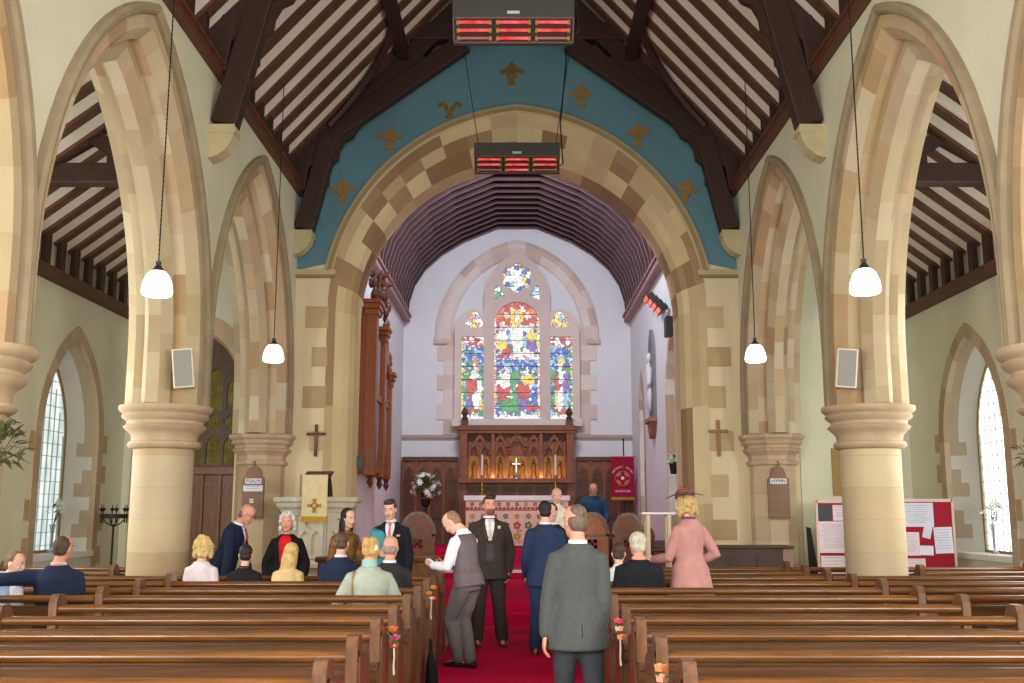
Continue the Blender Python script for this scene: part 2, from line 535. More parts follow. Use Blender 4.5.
        for k in (1, -1):
            v, f = s.make_hand(k, curl[0 if k == 1 else 1], palms[0 if k == 1 else 1]); out.add(v, f, smooth=True)

        def fe(c, r, mi):
            t = MB(); t.ell(c, r, 8, 6); out.add([H(p) for p in t.v], t.f, mi=mi, smooth=True)
        for k in (1, -1):
            fe((k * .031, .0815, .010), (.0125, .009, .0065), 1); fe((k * .031, .0885, .010), (.0058, .004, .0058), 2)
            fe((k * .033, .092, .030), (.018, .006, .0038), 4)
        fe((0, .0915, -.060), (.0225, .006, .0065), 3)
        out.build('body', [s.skin, EYEW, IRIS, LIP, cloth(brow, .9, .2)], s.root)

    def make_hair(s, style, col):
        m = MB()
        for c, r in HAIR[style]: m.ell(c, r, 12, 9)
        v, f = remesh(m, .0085, 1)
        amp = .006 if style in ('curly', 'wave', 'updo') else .0035
        v2 = []
        for p in v:
            st = V((p.x * 70, p.y * 70, p.z * (18 if style in ('long',) else 40)))
            k = noise.noise(st) * amp
            v2.append(s.hc + s.headrot @ ((p + (p - V((0, -.01, 0))).normalized() * k) * s.hs))
        o = MB(); o.add(v2, f, smooth=True)
        hm = mat('hair_%d_%d_%d' % col, col, .6, .35, 60, .3, 120, stretch=(1, 1, .25)) if ('hair_%d_%d_%d' % col) not in bpy.data.materials else bpy.data.materials['hair_%d_%d_%d' % col]
        o.build('hair', hm, s.root)

    # ---- clothing
    def coat(s, name, m_, hem=-.17, infl=.020, sleeves=True, end=.95, flare=.18, top=.535, vox=.0135, wrink=.004, slv_infl=.016):
        b = MB()
        hs = [h for h in (-.34, -.28, -.22, -.17, -.12, -.06) if h > hem + .01]
        hs = [hem] + hs + [0, .06, .12, .18, .24, .30, .36, .42, .465, .50]
        if top > .52: hs.append(top)
        s.torso(b, hs, infl, flare)
        if sleeves:
            for k in (1, -1): s.arm(b, k, slv_infl, end)
        v, f = remesh(b, vox, 2)
        if wrink:
            v = [p + (p - s.T(max(-.2, min(.5, (p.z - s.pel.z) / s.s)))).normalized() * noise.noise(V((p.x * 9, p.y * 9, p.z * 16))) * wrink for p in v]
        o = MB(); o.add(v, f, smooth=True)
        return o.build(name, m_, s.root)

    def trousers(s, m_, infl=.016, hem=.02, vox=.0145):
        b = MB()
        s.torso(b, [-.12, -.08, -.05, .0, .04, .09], infl * .8)
        for k in (1, -1): s.leg(b, k, infl, hem, .012)
        v, f = remesh(b, vox, 2)
        v = [p + V((noise.noise(V((p.x * 8, p.y * 8, p.z * 14))), noise.noise(V((p.y * 8 + 9, p.x * 8, p.z * 14))), 0)) * .006 for p in v]
        o = MB(); o.add(v, f, smooth=True)
        return o.build('trousers', m_, s.root)

    def shoes(s, m_):
        for k in (1, -1):
            hp, kn, an = s.L[k]
            z = an.z - .085 * s.s + .002
            o = MB(); n = 14; rs = []
            for y, w, h in ((-.085, .012, .03), (-.075, .030, .07), (-.04, .040, .085), (.02, .042, .08), (.08, .046, .058), (.14, .043, .042), (.18, .028, .032), (.195, .010, .018)):
                rs.append([V((an.x + w * s.s * cos(2 * pi * i / n) + k * y * .12, an.y + y * s.s, max(z, z + h * s.s * (.5 + .5 * sin(2 * pi * i / n))))) for i in range(n)])
            o.rings(rs); o.build('shoe', m_, s.root)

    def skirt(s, m_, top=.14, bottom=.45, flare=1.25, infl=.015, name='skirt'):
        """hangs from h=top down to world height bottom"""
        b = MB(); n = 24; rs = []
        N = 9
        z1 = s.T(top).z
        if s.seated: bottom = max(bottom, .465)
        for i in range(N):
            f_ = i / (N - 1); z = z1 + (bottom - z1) * f_
            h = (z - s.pel.z) / s.s
            rx, ry, yo = s.ring(max(h, .0))
            k = 1 + (flare - 1) * f_
            rs.append([V((0, 0, 0)) + V(((rx + infl) * k * s.s * cos(2 * pi * q / n) * (1 + .03 * f_ * sin(q * 3.1)), (yo + (ry + infl) * k * s.s * sin(2 * pi * q / n) * (1 + .05 * f_ * cos(q * 2.7))), z)) for q in range(n)])
        b.rings(rs); return b.build(name, m_, s.root)

    def collar(s, m_, infl=.010, h0=.505, h1=.560, name='shirt_collar'):
        b = MB(); n = 20; rs = []
        for h, k in ((h0, .014), ((h0 + h1) / 2, .010), (h1, .006), (h1, -.002), (h0, 0)):
            r = .058 if s.fem else .061
            rs.append([s.T(h, (r + k + infl - .01) * cos(2 * pi * i / n), -.008 + (r + k + infl - .01) * sin(2 * pi * i / n) + (h - h0) * .15) for i in range(n)])
        b.rings(rs); return b.build(name, m_, s.root)

    def patch(s, name, m_, rows, infl, thick=.004):
        """strip lying on the chest; rows = (h, x_left, x_right)"""
        b = MB(); n = 6; rs = []
        for h, a, c in rows:
            r = []
            for i in range(n + 1):
                x = a + (c - a) * i / n
                rx, ry, yo = s.ring(h if h > 0 else 0)
                rx += infl; ry += infl
                y = yo + ry * sqrt(max(.02, 1 - (x / rx) ** 2))
                r.append(s.T(h, x, y))
            rs.append(r)
        b.rings(rs, False, closed=False)
        o = b.build(name, m_, s.root)
        md = o.modifiers.new('solid', 'SOLIDIFY'); md.thickness = thick; md.offset = 0
        return o

    def suit(s, jm, tm, shirt=None, tie=None, waist=None, hem=-.17, front=True, shoe=(30, 26, 26), g_infl=.020):
        s.coat('jacket', jm, -.08 if s.seated else hem, g_infl)
        s.trousers(tm); s.shoes(plain(shoe, .35))
        sh = cloth(shirt or (228, 230, 236)); s.collar(sh)
        for k in (1, -1):
            _, el, wr, f = s.J[k]
            b = MB(); a = el + (wr - el) * .93; c = el + (wr - el) * 1.02
            b.tube([a, c], [.038 * s.s, .036 * s.s], 12); b.build('shirt_cuff', sh, s.root)
        if front:
            dh = .20 if waist is None else .26
            e = g_infl + .008
            s.patch('shirt_front', sh, [(dh, -.004, .004), (.32, -.03, .03), (.42, -.055, .055), (.49, -.062, .062), (.525, -.05, .05)], e)
            if waist: s.patch('waistcoat', waist, [(.0, -.05, .05), (.10, -.05, .05), (.20, -.045, .045), (.27, -.04, .04), (.33, -.018, .018)], e + .003)
            if tie: s.patch('tie', tie, [(dh + .02, -.004, .004), (.28, -.022, .022), (.36, -.019, .019), (.44, -.014, .014), (.485, -.011, .011), (.495, -.02, .02), (.52, -.018, .018)], e + .008, .006)
            for k in (1, -1):
                q = [(dh - .02, k * .002, k * .02), (.30, k * .022, k * .075), (.38, k * .040, k * .095), (.42, k * .05, k * .105), (.425, k * .05, k * .085), (.48, k * .058, k * .10), (.515, k * .054, k * .08)]
                s.patch('lapel', jm, q if k > 0 else [(h, c, a) for h, a, c in q], e + .004, .007)


WHS, NVY = (232, 232, 238), (34, 44, 74)
navy = cloth((38, 46, 70)); black = cloth((30, 30, 34)); white = cloth(WHS)

# --- seated and standing guests on the left
p = Person('person in the far left pew: small child in white shirt and pale blue waistcoat', -4.765, 9.800, face=10, H=1.46, seated=True, twist=-40, head=(-66, 8, 0), skin='light', hair='short', haircol=(120, 92, 64), g=.92)
p.coat('shirt', white, -.06, .012); p.coat('waistcoat', cloth((150, 170, 200)), -.07, .020, sleeves=False, top=.50); p.trousers(navy); p.shoes(black)

p = Person('person seated in navy suit at far left, one arm stretched along the pew', -4.298, 9.780, face=4, H=1.78, g=1.1, seated=True, head=(-18, 4, 4), skin='pink', hair='crop', haircol=(84, 66, 54), armL=((.80, -.50, -.03), (1, -.12, -.10)), palms=(None, (0, 0, -1)))
p.suit(navy, navy, front=False)

p = Person('person seated with curly blonde bob in pale pink-white top, by the left column', -3.515, 11.620, face=0, H=1.64, seated=True, female=True, g=.96, head=(-12, 6, 0), skin='light', hair='wave', haircol=(212, 176, 112))
p.coat('blouse', cloth((232, 216, 220)), -.05, .024); p.trousers(cloth((80, 84, 100))); p.shoes(plain((200, 180, 160)))

p = Person('bald person in dark navy suit and glasses leaning over a pew, facing right', -3.66, 12.97, face=-97, H=1.80, g=1.02, lean=20, head=(-4, 6, 0), skin='pink', hair='band', haircol=(120, 104, 92), armR=((.32, .12, -1), (.30, -.05, -.9)), armL=((.1, .2, -1), (.0, .3, -1)), palms=((0, 0, -1), None))
p.suit(cloth((30, 38, 62)), cloth((30, 38, 62)), tie=cloth((190, 60, 60)))
H_ = lambda c: p.hc + p.headrot @ (V(c) * p.hs)
b = MB()
for k in (1, -1):
    b.tube([H_((k * .031 + .022 * cos(a), .100, .008 + .018 * sin(a))) for a in [2 * pi * i / 12 for i in range(13)]], .0022, 5); b.tube([H_((k * .053, .098, .012)), H_((k * .078, .0, .010))], .002, 5)
b.tube([H_((-.010, .103, .012)), H_((.010, .103, .012))], .002, 5); b.build('glasses', M['iron'], p.root)

p = Person('dark-haired child in black jacket, seated between the blonde bob and the long blonde hair', -3.034, 11.620, face=0, H=1.46, seated=True, head=(10, 4, 0), skin='fair', hair='short', haircol=(40, 32, 28))
p.suit(black, black, front=False, shirt=(40, 40, 44))

p = Person('smiling person with curly silver hair in red top and black robe, standing beside the pulpit', -2.853, 12.880, face=184, H=1.62, g=1.18, female=True, skin='pink', hair='curly', haircol=(206, 200, 196), armR=((.42, .05, -1), (-.05, .35, -.9)), armL=((.42, .05, -1), (-.05, .35, -.9)))
p.coat('robe', cloth((26, 24, 28)), -.30, .030, flare=.3); p.skirt(cloth((26, 24, 28)), -.15, .35, 1.2, .05); p.trousers(black); p.shoes(black)
p.patch('red_top', cloth((206, 22, 34)), [(.0, -.05, .05), (.15, -.055, .055), (.30, -.07, .07), (.42, -.08, .08), (.48, -.075, .075), (.515, -.05, .05)], .037, .008)
b = MB(); b.tube([p.T(.525, .05, .06), p.T(.40, .03, .155), p.T(.30, 0, .17), p.T(.40, -.03, .155), p.T(.525, -.05, .06)], .004, 5); b.build('necklace', M['iron'], p.root)

p = Person('person seated with long blonde hair in a pale yellow dress, back to the camera', -2.548, 11.620, face=0, H=1.50, seated=True, female=True, head=(-14, 6, 6), skin='light', hair='long', haircol=(206, 172, 108))
p.coat('dress_top', cloth((228, 196, 138)), -.07, .014, end=.35); p.skirt(cloth((228, 196, 138)), .05, .42, 1.2); p.shoes(white)

pat = mat('patterned_fabric', (64, 30, 34), .85, .2, 10, .1, 30, second=(150, 108, 46))
p = Person('laughing person with long dark hair in a patterned mustard and maroon dress', -2.129, 12.880, face=222, H=1.68, female=True, head=(8, 8, 4), skin='fair', hair='long', haircol=(38, 30, 30), armR=((.30, .1, -1), (.1, .5, -.8)), armL=((.25, .3, -1), (-.2, 1, -.1)))
p.coat('dress_top', pat, -.10, .018); p.skirt(pat, .06, .30, 1.35); p.shoes(black)

dk = cloth((32, 36, 46))
p = Person('young person with swept-up brown hair in dark suit, pink tie and teal shawl', -1.571, 12.920, face=180, H=1.80, head=(-6, 10, 3), skin='fair', hair='quiff', haircol=(66, 48, 40), armR=((.20, .15, -1), (-.45, .9, .05)), armL=((.22, -.05, -1), (-.02, .25, -1)))
p.suit(dk, cloth((150, 150, 158)), tie=cloth((206, 120, 128)))
b = MB()
teal = cloth((70, 146, 158))
for i in range(5):
    o = i * .028
    b.tube([p.T(.44 - o * .2, .20 - o, .02), p.T(.40, .20 - o, .11), p.T(.28, .17 - o, .17), p.T(.12, .13 - o, .20), p.T(-.04 - o, .07 - o, .22)], [.03, .042, .046, .046, .03], 9, roundcap=True)
v, f = remesh(b, .012, 1); b = MB(); b.add(v, f, smooth=True); b.build('teal_shawl', teal, p.root)
p.patch('pocket_square', cloth((220, 170, 168)), [(.36, -.125, -.085), (.385, -.125, -.085)], .034, .006)

p = Person('person seated in navy suit with short brown hair, in front of the patterned dress', -1.968, 11.620, face=-6, H=1.76, seated=True, head=(0, 2, 0), skin='fair', hair='short', haircol=(92, 66, 48))
p.suit(navy, navy, front=False)

mint = cloth((168, 176, 162))
p = Person('person seated in a wide mint green jacket with gingery blonde updo and flower', -1.39, 9.830, face=3, H=1.74, g=1.26, seated=True, female=True, head=(-10, 4, 0), skin='pink', hair='updo', haircol=(198, 156, 96), armL=((.55, .1, -1), (-.5, .7, -.3)), armR=((.50, .1, -1), (-.6, .7, -.3)))
p.coat('jacket', mint, -.08, .026); p.collar(cloth((150, 190, 178)), .016, .50, .60, 'high_collar'); p.skirt(mint, .02, .40, 1.2); p.shoes(white)
b = MB()
for i in range(6):
    a = i * pi / 3
    b.ell(p.hc + p.headrot @ V((.06 + .016 * cos(a), -.07, .02 + .016 * sin(a))), (.013, .009, .013), 7, 5)
b.build('hair_flower', cloth((240, 226, 210)), p.root)
b = MB(); b.tube([p.T(.49, -.13, .06), p.T(.49, -.14, -.10), p.T(.25, -.15, -.155), p.T(.02, -.16, -.16)], .010, 6); b.build('bag_strap', plain((140, 106, 66), .5), p.root)

chd = cloth((46, 44, 48))
p = Person('bald person seated in charcoal jacket at the carpet end of the left pew', -1.306, 10.690, face=0, H=1.72, g=.98, seated=True, head=(-6, 4, 0), skin='pink', hair='band', haircol=(150, 128, 112))
p.suit(chd, chd, front=False)

# --- the people standing on the carpet
gr = cloth((104, 98, 98))
p = Person('person in grey waistcoat and white shirt sleeves looking down at a phone', -0.520, 11.120, .012, face=58, H=1.69, g=.95, lean=9, head=(14, 34, 0), skin='fair', hair='crop', haircol=(150, 112, 84), armR=((.12, .30, -1), (-.30, 1, .0)), armL=((.15, .30, -1), (-.25, 1, .02)), palms=((-.6, .2, .8), (.6, .2, .8)), curl=(.9, .9), legs={1: ((.08, .10, .50), (.02, -.02, .085)), -1: ((-.05, .20, .49), (.02, .12, .085))})
p.coat('shirt', white, -.05, .014, end=.97); p.coat('waistcoat', mat('waistcoat_back', (96, 84, 88), .5, .12, 8, .2, 30), -.07, .026, sleeves=False, top=.49); p.collar(white)
p.trousers(gr); p.shoes(plain((44, 30, 26), .35))
c = (p.J[1][2] + p.J[-1][2]) / 2 + p.J[1][3] * .09 + V((0, 0, .03))
b = MB(); b.box(c, (.075, .15, .009), (R(28), 0, 0)); b.build('phone', M['iron'], p.root, bevel=.002)
b = MB(); b.box(c + V((0, -.003, .0065)), (.066, .135, .002), (R(28), 0, 0)); b.build('phone_screen', emis('phone_screen', (206, 220, 250), 1.1), p.root)

su = mat('tweed_suit', (58, 50, 46), .9, .2, 70, .1, 120)
p = Person('large person in dark three-piece suit facing the camera, hands in pockets', -0.348, 12.900, .012, face=186, H=1.84, g=1.12, head=(6, 0, 0), skin='pink', hair='quiff', haircol=(52, 40, 34), beard=(128, 92, 74), armR=((.34, -.10, -1), (-.12, .22, -1)), armL=((.34, -.10, -1), (-.12, .22, -1)), legs={1: ((.12, .02, .51), (.14, -.02, .09)), -1: ((-.12, .02, .51), (-.17, .0, .09))})
p.suit(su, su, tie=cloth((206, 194, 176)), waist=cloth((74, 70, 72)), shoe=(64, 36, 26))
b = MB()
for i in range(5): b.ell(p.T(.43, -.105 + .012 * cos(i * 1.26), .165 + .0, ) + V((0, 0, .012 * sin(i * 1.26))), (.010, .010, .010), 7, 5)
b.build('buttonhole_flower', cloth((226, 206, 176)), p.root)
b = MB(); b.tube([p.T(.43, -.105, .165), p.T(.38, -.10, .165)], .005, 5); b.build('buttonhole_stem', M['leaf'], p.root)

blu = cloth((40, 53, 80))
p = Person('person in bright navy blue suit with short dark hair seen from behind', 0.330, 12.200, .012, face=-4, H=1.76, head=(6, 2, 0), skin='fair', hair='short', haircol=(38, 32, 32), armR=((.22, .12, -1), (-.15, .9, -.35)), armL=((.26, .05, -1), (.0, .5, -.8)), legs={1: ((.10, .04, .49), (.13, .04, .085)), -1: ((-.10, .0, .49), (-.12, -.06, .085))})
p.suit(blu, blu, front=False, shoe=(96, 56, 34))
b = MB(); b.bar(p.T(-.17, 0, -.152), p.T(.0, 0, -.148), .006, .01, (0, 1, 0)); b.build('jacket_vent', black, p.root)

gy = mat('grey_wool_suit', (72, 76, 76), .85, .12, 30, .15, 60)
p = Person('person in grey suit with thinning hair, nearest the camera on the carpet', 0.420, 7.200, .012, face=6, H=1.685, g=.92, head=(22, 2, 0), skin='pink', hair='thin', haircol=(100, 84, 72), armL=((.22, .0, -1), (.10, -.05, -1)), armR=((.10, -.02, -1), (.0, .45, -.9)), legs={1: ((.10, -.01, .49), (.11, -.10, .085)), -1: ((-.09, .06, .49), (-.09, .03, .085))}, curl=(.6, .5))
p.suit(gy, mat('grey_wool_trousers', (52, 60, 64), .85, .12, 30, .15, 60), front=False, hem=-.20)
b = MB(); b.bar(p.T(-.20, .0, -.172), p.T(-.02, .0, -.152), .005, .008, (0, 1, 0)); b.build('jacket_vent', black, p.root)

p = Person('dark-haired person in dark suit half hidden behind the blue and grey suits', 0.46, 13.400, .012, face=150, H=1.74, head=(10, 4, 0), skin='fair', hair='short', haircol=(46, 36, 32), armR=((.2, .3, -1), (-.3, 1, -.1)))
p.suit(dk, dk, tie=cloth((120, 140, 150)))

p = Person('grey-haired person in cream robe on the chancel step beyond the blue and grey suits', 0.600, 15.950, .32, face=190, H=1.68, head=(0, 14, 0), skin='fair', hair='thin', haircol=(176, 172, 166))
p.coat('robe', cloth((222, 214, 196)), -.30, .035, flare=.25); p.skirt(cloth((222, 214, 196)), -.1, .10, 1.3, .06); p.shoes(black); p.collar(white)

p = Person('person in teal-blue jumper with grey hair standing in the choir stalls', 1.560, 21.150, .48, face=176, H=1.76, g=1.3, lean=10, head=(6, 26, 0), skin='pink', hair='crop', haircol=(170, 158, 148), armR=((.35, .15, -1), (-.1, .8, -.6)), armL=((.35, .15, -1), (-.1, .8, -.6)))
p.coat('jumper', cloth((46, 74, 100)), -.10, .026); p.trousers(black); p.shoes(black)

# --- guests on the right
p = Person('small dark-haired child with white collar seated beyond the white-haired person', 1.129, 11.580, face=-10, H=1.50, seated=True, head=(4, 4, 0), skin='light', hair='short', haircol=(70, 52, 42))
p.coat('shirt', white, -.06, .014); p.collar(white); p.trousers(navy); p.shoes(black)

p = Person('white-haired person seated in black suit on the right of the carpet', 1.25, 10.700, face=4, H=1.80, g=1.18, seated=True, head=(12, 2, 0), skin='pink', hair='full', haircol=(196, 188, 172))
p.suit(black, black, front=False)

pk = mat('pink_coat_wool', (182, 130, 126), .85, .1, 12, .15, 40)
p = Person('person in dusky pink tailored coat and feathered hat standing on the right', 1.818, 10.960, face=34, H=1.86, hs=1.0, female=True, g=1.02, head=(26, 4, -4), skin='light', hair='wave', haircol=(186, 152, 98), armL=((.30, .25, -1), (-.05, 1, -.12)), armR=((.55, -.35, -1), (-.55, .75, -.35)), curl=(.9, .7))
p.coat('coat', pk, -.23, .022, flare=.16, vox=.0125); p.skirt(pk, -.20, .52, 1.02, .02); p.collar(cloth((120, 66, 72)), .014, .50, .56, 'velvet_collar'); p.shoes(plain((196, 160, 150)))
b = MB(); b.tube([p.T(-.05, -.11, .14), p.T(-.05, .11, .14)], .012, 6); b.build('pocket_flap', pk, p.root)
hm = cloth((120, 72, 74))
Ht = lambda c: p.hc + p.headrot @ (V(c) * p.hs)
b = MB(); n = 28
b.rings([[Ht((r * cos(2 * pi * i / n) * 1.05, -.01 + r * sin(2 * pi * i / n), z + .018 * sin(4 * pi * i / n + .8) * (r / .17))) for i in range(n)] for r, z in ((.05, .112), (.13, .112), (.20, .096), (.202, .102), (.13, .120), (.05, .122))])
b.build('hat_brim', hm, p.root)
b = MB(); b.rings([[Ht((r * cos(2 * pi * i / n), -.01 + r * sin(2 * pi * i / n), z)) for i in range(n)] for r, z in ((.09, .108), (.088, .135), (.07, .155), (.03, .162))]); b.build('hat_crown', hm, p.root)
b = MB(); q = random.Random(4)
for i in range(14):
    a = q.uniform(0, 6.28); r = q.uniform(.03, .12)
    c0 = V((r * .3 * cos(a), r * .3 * sin(a), .15)); c1 = V((r * cos(a) * 1.2, r * sin(a) * 1.2, .17 + q.uniform(-.02, .04))); t_ = V((-sin(a), cos(a), .2)) * .022
    b.add([Ht(c0), Ht((c0 + c1) / 2 + t_), Ht(c1), Ht((c0 + c1) / 2 - t_)], [(0, 1, 2, 3)])
for i in range(5):
    a = i * 1.256; b.ell(Ht((.03 * cos(a), .03 * sin(a), .165)), (.03, .03, .018), 8, 5)
b.build('hat_feathers', cloth((146, 90, 88)), p.root)
# ================================================================ THE SETTING
W = 4.1
COLY = (3.3, 8.25, 13.2, 18.2)
BAYS = (.825, 5.775, 10.725, 15.7)


def A(c, t): return arch(c, 2.5, 3.6, 3.66, 2.97, t)


# floor
mb = MB(); mb.bb((-7.8, -2, -.2), (7.8, 15.2, 0)); mb.bb((-7.8, 15.2, -.2), (7.8, 19.3, 0)); mb.bb((-3.4, 19.3, -.2), (3.4, 27.9, 0))
struct(mb.build('floor', M['floor']), 'pale stone floor under the pews and aisles of the church', 'floor')

# arcade walls
for sg, side in ((-1, 'left'), (1, 'right')):
    fn = lambda u, z, d, sg=sg: V((sg * (W + d), u, z))
    mb = MB()
    for d in (0, .9):
        prev = -1.65
        for c in BAYS:
            cv = A(c, .10)
            mb.add([fn(prev, 2.97, d), fn(cv[0][0], 2.97, d), fn(cv[0][0], 7.6, d), fn(prev, 7.6, d)], [(0, 1, 2, 3)])
            for p, q in zip(cv[:-1], cv[1:]):
                if abs(p[0] - q[0]) > 1e-6:
                    mb.add([fn(*p, d), fn(*q, d), fn(q[0], 7.6, d), fn(p[0], 7.6, d)], [(0, 1, 2, 3)])
            prev = cv[-1][0]
        mb.add([fn(prev, 2.97, d), fn(18.5, 2.97, d), fn(18.5, 7.6, d), fn(prev, 7.6, d)], [(0, 1, 2, 3)])
    mb.add([fn(-1.65, 7.6, 0), fn(18.5, 7.6, 0), fn(18.5, 7.6, .9), fn(-1.65, 7.6, .9)], [(0, 1, 2, 3)])
    wall = struct(mb.build('wall_' + side, M['plaster']), 'cream plastered nave wall carried on pointed arches on the %s side' % side, 'wall')
    for c in BAYS[1:]:
        prof = ((0, .10), (-.012, .11), (-.012, .25), (.13, .37), (.26, .37), (.27, .45), (.37, .60), (.53, .60), (.63, .45), (.64, .37), (.77, .37), (.91, .25), (.91, .10))
        mb = MB()
        sweep(mb, [A(c, t) for d, t in prof], [d for d, t in prof], fn, lambda k, j, b1=blockcol(2, .45, (0, 0, 0, 1, 1, 2, 3, 2, 1, 1, 4, 4)), b2=blockcol(2, .10, (0, 0, 0, 1, 1, 2, 3, 2, 1, 1, 4, 4)): (b1 if k in (0, 1, 2, 3, 4) else b2)(k, j))
        mb.build('arch_stone', M['stone'], wall)
        prof = ((0, .10), (-.06, .10), (-.09, .07), (-.10, .02), (-.07, -.015), (0, -.02))
        mb = MB()
        sweep(mb, [A(c, t) for d, t in prof], [d for d, t in prof], fn)
        mb.build('hood_mould', M['stonegrey'], wall, smooth=True)

# columns
CAP = [(r, 2.965 - (2.985 - z) * .80) for r, z in [(.40, 2.30), (.44, 2.33), (.455, 2.37), (.44, 2.41), (.405, 2.43), (.415, 2.52), (.46, 2.58), (.50, 2.62), (.515, 2.66), (.47, 2.70), (.475, 2.74), (.53, 2.79), (.545, 2.83), (.52, 2.86), (.57, 2.90), (.585, 2.94), (.58, 2.985), (.0, 2.985)]]
nth = {0: 'nearest the camera', 1: 'second from the camera'}
for sg, side in ((-1, 'left'), (1, 'right')):
    for k, cy in enumerate(COLY[1:]):
        octo = k == 2
        lab = ('round sandstone column with moulded capital %s on the %s of the nave' % (('at the frame edge', 'standing among the pews')[k], side)) if not octo else 'octagonal sandstone pier with hymn board against the chancel wall on the %s' % side
        t = thing('stone_column', lab, 'column', (sg * 4.55, cy + (.12 if octo else 0), 0), 0, None, 'structure')
        n, ph, sm = (8, pi / 8, False) if octo else (40, 0, True)
        r = .40 if octo else .375
        zs = [0]; cols = []
        pr = [(r + .12, 0), (r + .12, .22), (r + .05, .27), (r + .04, .33)]
        cols += [PAL[3]] * 3
        z = .33
        cc = (lin((208, 190, 152)), lin((202, 181, 143)), lin((197, 178, 145)), lin((190, 165, 127)))
        while z < 2.41:
            z2 = min(2.42, z + .40)
            pr += [(r, z + .004), (r, z2 - .004)]
            c = cc[rnd.randrange(4)]; cols += [PAL[2], c]
            z = z2
        cols.append(PAL[2]); pr.append((r, 2.43))
        m_ = MB(); m_.lathe(pr, n=n, smooth=sm, ph=ph, cols=cols); m_.build('shaft', M['stone'], t)
        m_ = MB(); m_.lathe([(q * (1.0 if not octo else 1.02), z) for q, z in CAP], n=n, smooth=sm, ph=ph); m_.build('capital', M['caps'], t)

# roof slopes of the nave
def rz_(x): return 12.78 - 1.11 * abs(x)


mb = MB()
for sg in (-1, 1):
    mb.add([(0, -1.65, rz_(0) - .055), (sg * 5.1, -1.65, rz_(5.1) - .055), (sg * 5.1, 18.6, rz_(5.1) - .055), (0, 18.6, rz_(0) - .055)], [(0, 1, 2, 3)])
roof = struct(mb.build('ceiling', M['roofplaster']), 'steep white plastered nave ceiling between rows of dark rafters', 'ceiling')
for sg in (-1, 1):
    y = 9.6
    while y < 18.3:
        m_ = MB(); m_.bar((sg * 4.75, y, rz_(4.75)), (sg * .05, y, rz_(.05)), .24, .16, (0, 0, 1)); m_.build('rafter', M['rafter'], roof)
        m_ = MB(); m_.bar((sg * 4.14, y, 7.6), (sg * 4.14, y, rz_(4.14) - .02), .13, .12, (1, 0, 0)); m_.build('ashlar_post', M['roofwood'], roof)
        y += .60
    m_ = MB(); m_.bb((sg * 3.97, -1.65, 7.46), (sg * 4.30, 18.5, 7.6)); m_.bb((sg * 3.94, -1.65, 7.56), (sg * 4.30, 18.5, 7.62)); m_.build('wall_plate', mat('plate_oak', (92, 54, 38), .5, .2, 5), roof, bevel=.012)
    m_ = MB(); m_.bar((sg * 2.15, -1.65, rz_(2.15) - .25), (sg * 2.15, 18.5, rz_(2.15) - .25), .2, .24); m_.build('purlin', M['roofwood'], roof)
    for y0 in (8.1, 13.05):
        for a, b in ((y0 + .15, y0 + 1.7), (y0 + 5.0, y0 + 3.5)):
            pts = []
            for i in range(9):
                f = i / 8; q = 1 - cos(f * pi / 2)
                x = 3.5 - 1.35 * sin(f * pi / 2)
                pts.append((sg * x, a + (b - a) * q, rz_(x) - .2))
            m_ = MB(); m_.tube(pts, .075, 6); m_.build('wind_brace', M['roofwood'], roof)

# roof trusses with their wall corbels
for Y, where in ((13.05, 'halfway along the nave'), (18.24, 'against the blue chancel wall')):
    t = thing('roof_truss', 'dark oak roof truss with collar and arched braces ' + where, 'roof truss', (0, Y, 7.0), 0, None, 'structure')
    for sg in (-1, 1):
        def P(x, z): return V((sg * x, Y, z))
        m_ = MB(); m_.bar(P(4.35, rz_(4.35) - .3), P(.0, 12.3), .34, .19, (0, 1, 0)); m_.build('principal_rafter', M['roofwood'], t, world=True)
        m_ = MB(); m_.bar(P(3.92, 6.74), P(3.5, 8.55), .34, .24, (0, 1, 0)); m_.bar(P(4.02, 7.5), P(3.92, 8.3), .2, .2, (0, 1, 0)); m_.build('wall_strut', M['roofwood'], t, world=True, bevel=.02)
        m_ = MB(); m_.bar(P(3.62, 8.5), P(1.0, 10.42), .36, .22, (0, 1, 0)); m_.build('arch_brace', M['roofwood'], t, world=True, bevel=.02)
        m_ = MB()
        edge = [(3.70, 6.95), (3.66, 7.3), (3.60, 7.52), (3.50, 7.62), (3.50, 7.80), (3.44, 8.0), (3.33, 8.10), (3.31, 8.28), (3.22, 8.45), (3.08, 8.52), (3.0, 8.66), (2.85, 8.86)]
        m_.prism([(x, z) for x, z in edge] + [(3.3, 8.75), (3.55, 8.5), (3.75, 7.2)], lambda u, z, d: V((sg * u, Y + d, z)), -.06, .06)
        m_.build('cusped_bracket', M['roofwood'], t, world=True)
        m_ = MB(); m_.bar(P(2.55, 9.25), P(2.85, 9.45), .2, .2, (0, 1, 0)); m_.bar(P(1.75, 9.85), P(2.0, 10.3), .2, .2, (0, 1, 0)); m_.build('queen_strut', M['roofwood'], t, world=True)
        c = MB()
        prof = [(4.1, 6.72), (3.76, 6.72), (3.76, 6.62), (3.79, 6.5), (3.86, 6.38), (3.97, 6.29), (4.1, 6.25)]
        c.prism(prof, lambda u, z, d: V((sg * u, Y + d, z)), -.13, .13)
        c.prism([(4.1, 6.60), (3.745, 6.60), (3.745, 6.66), (4.1, 6.66)], lambda u, z, d: V((sg * u, Y + d, z)), -.14, .14)
        struct(c.build('stone_corbel', mat('corbel_stone', (190, 178, 138), .9, .1, 4)), 'pale quarter-round stone corbel under the %s end of the roof truss %s' % ('left' if sg < 0 else 'right', where), 'corbel')
    m_ = MB(); m_.bar((-2.25, Y, 10.62), (2.25, Y, 10.62), .27, .34); m_.build('collar_beam', M['roofwood'], t, world=True, bevel=.02)

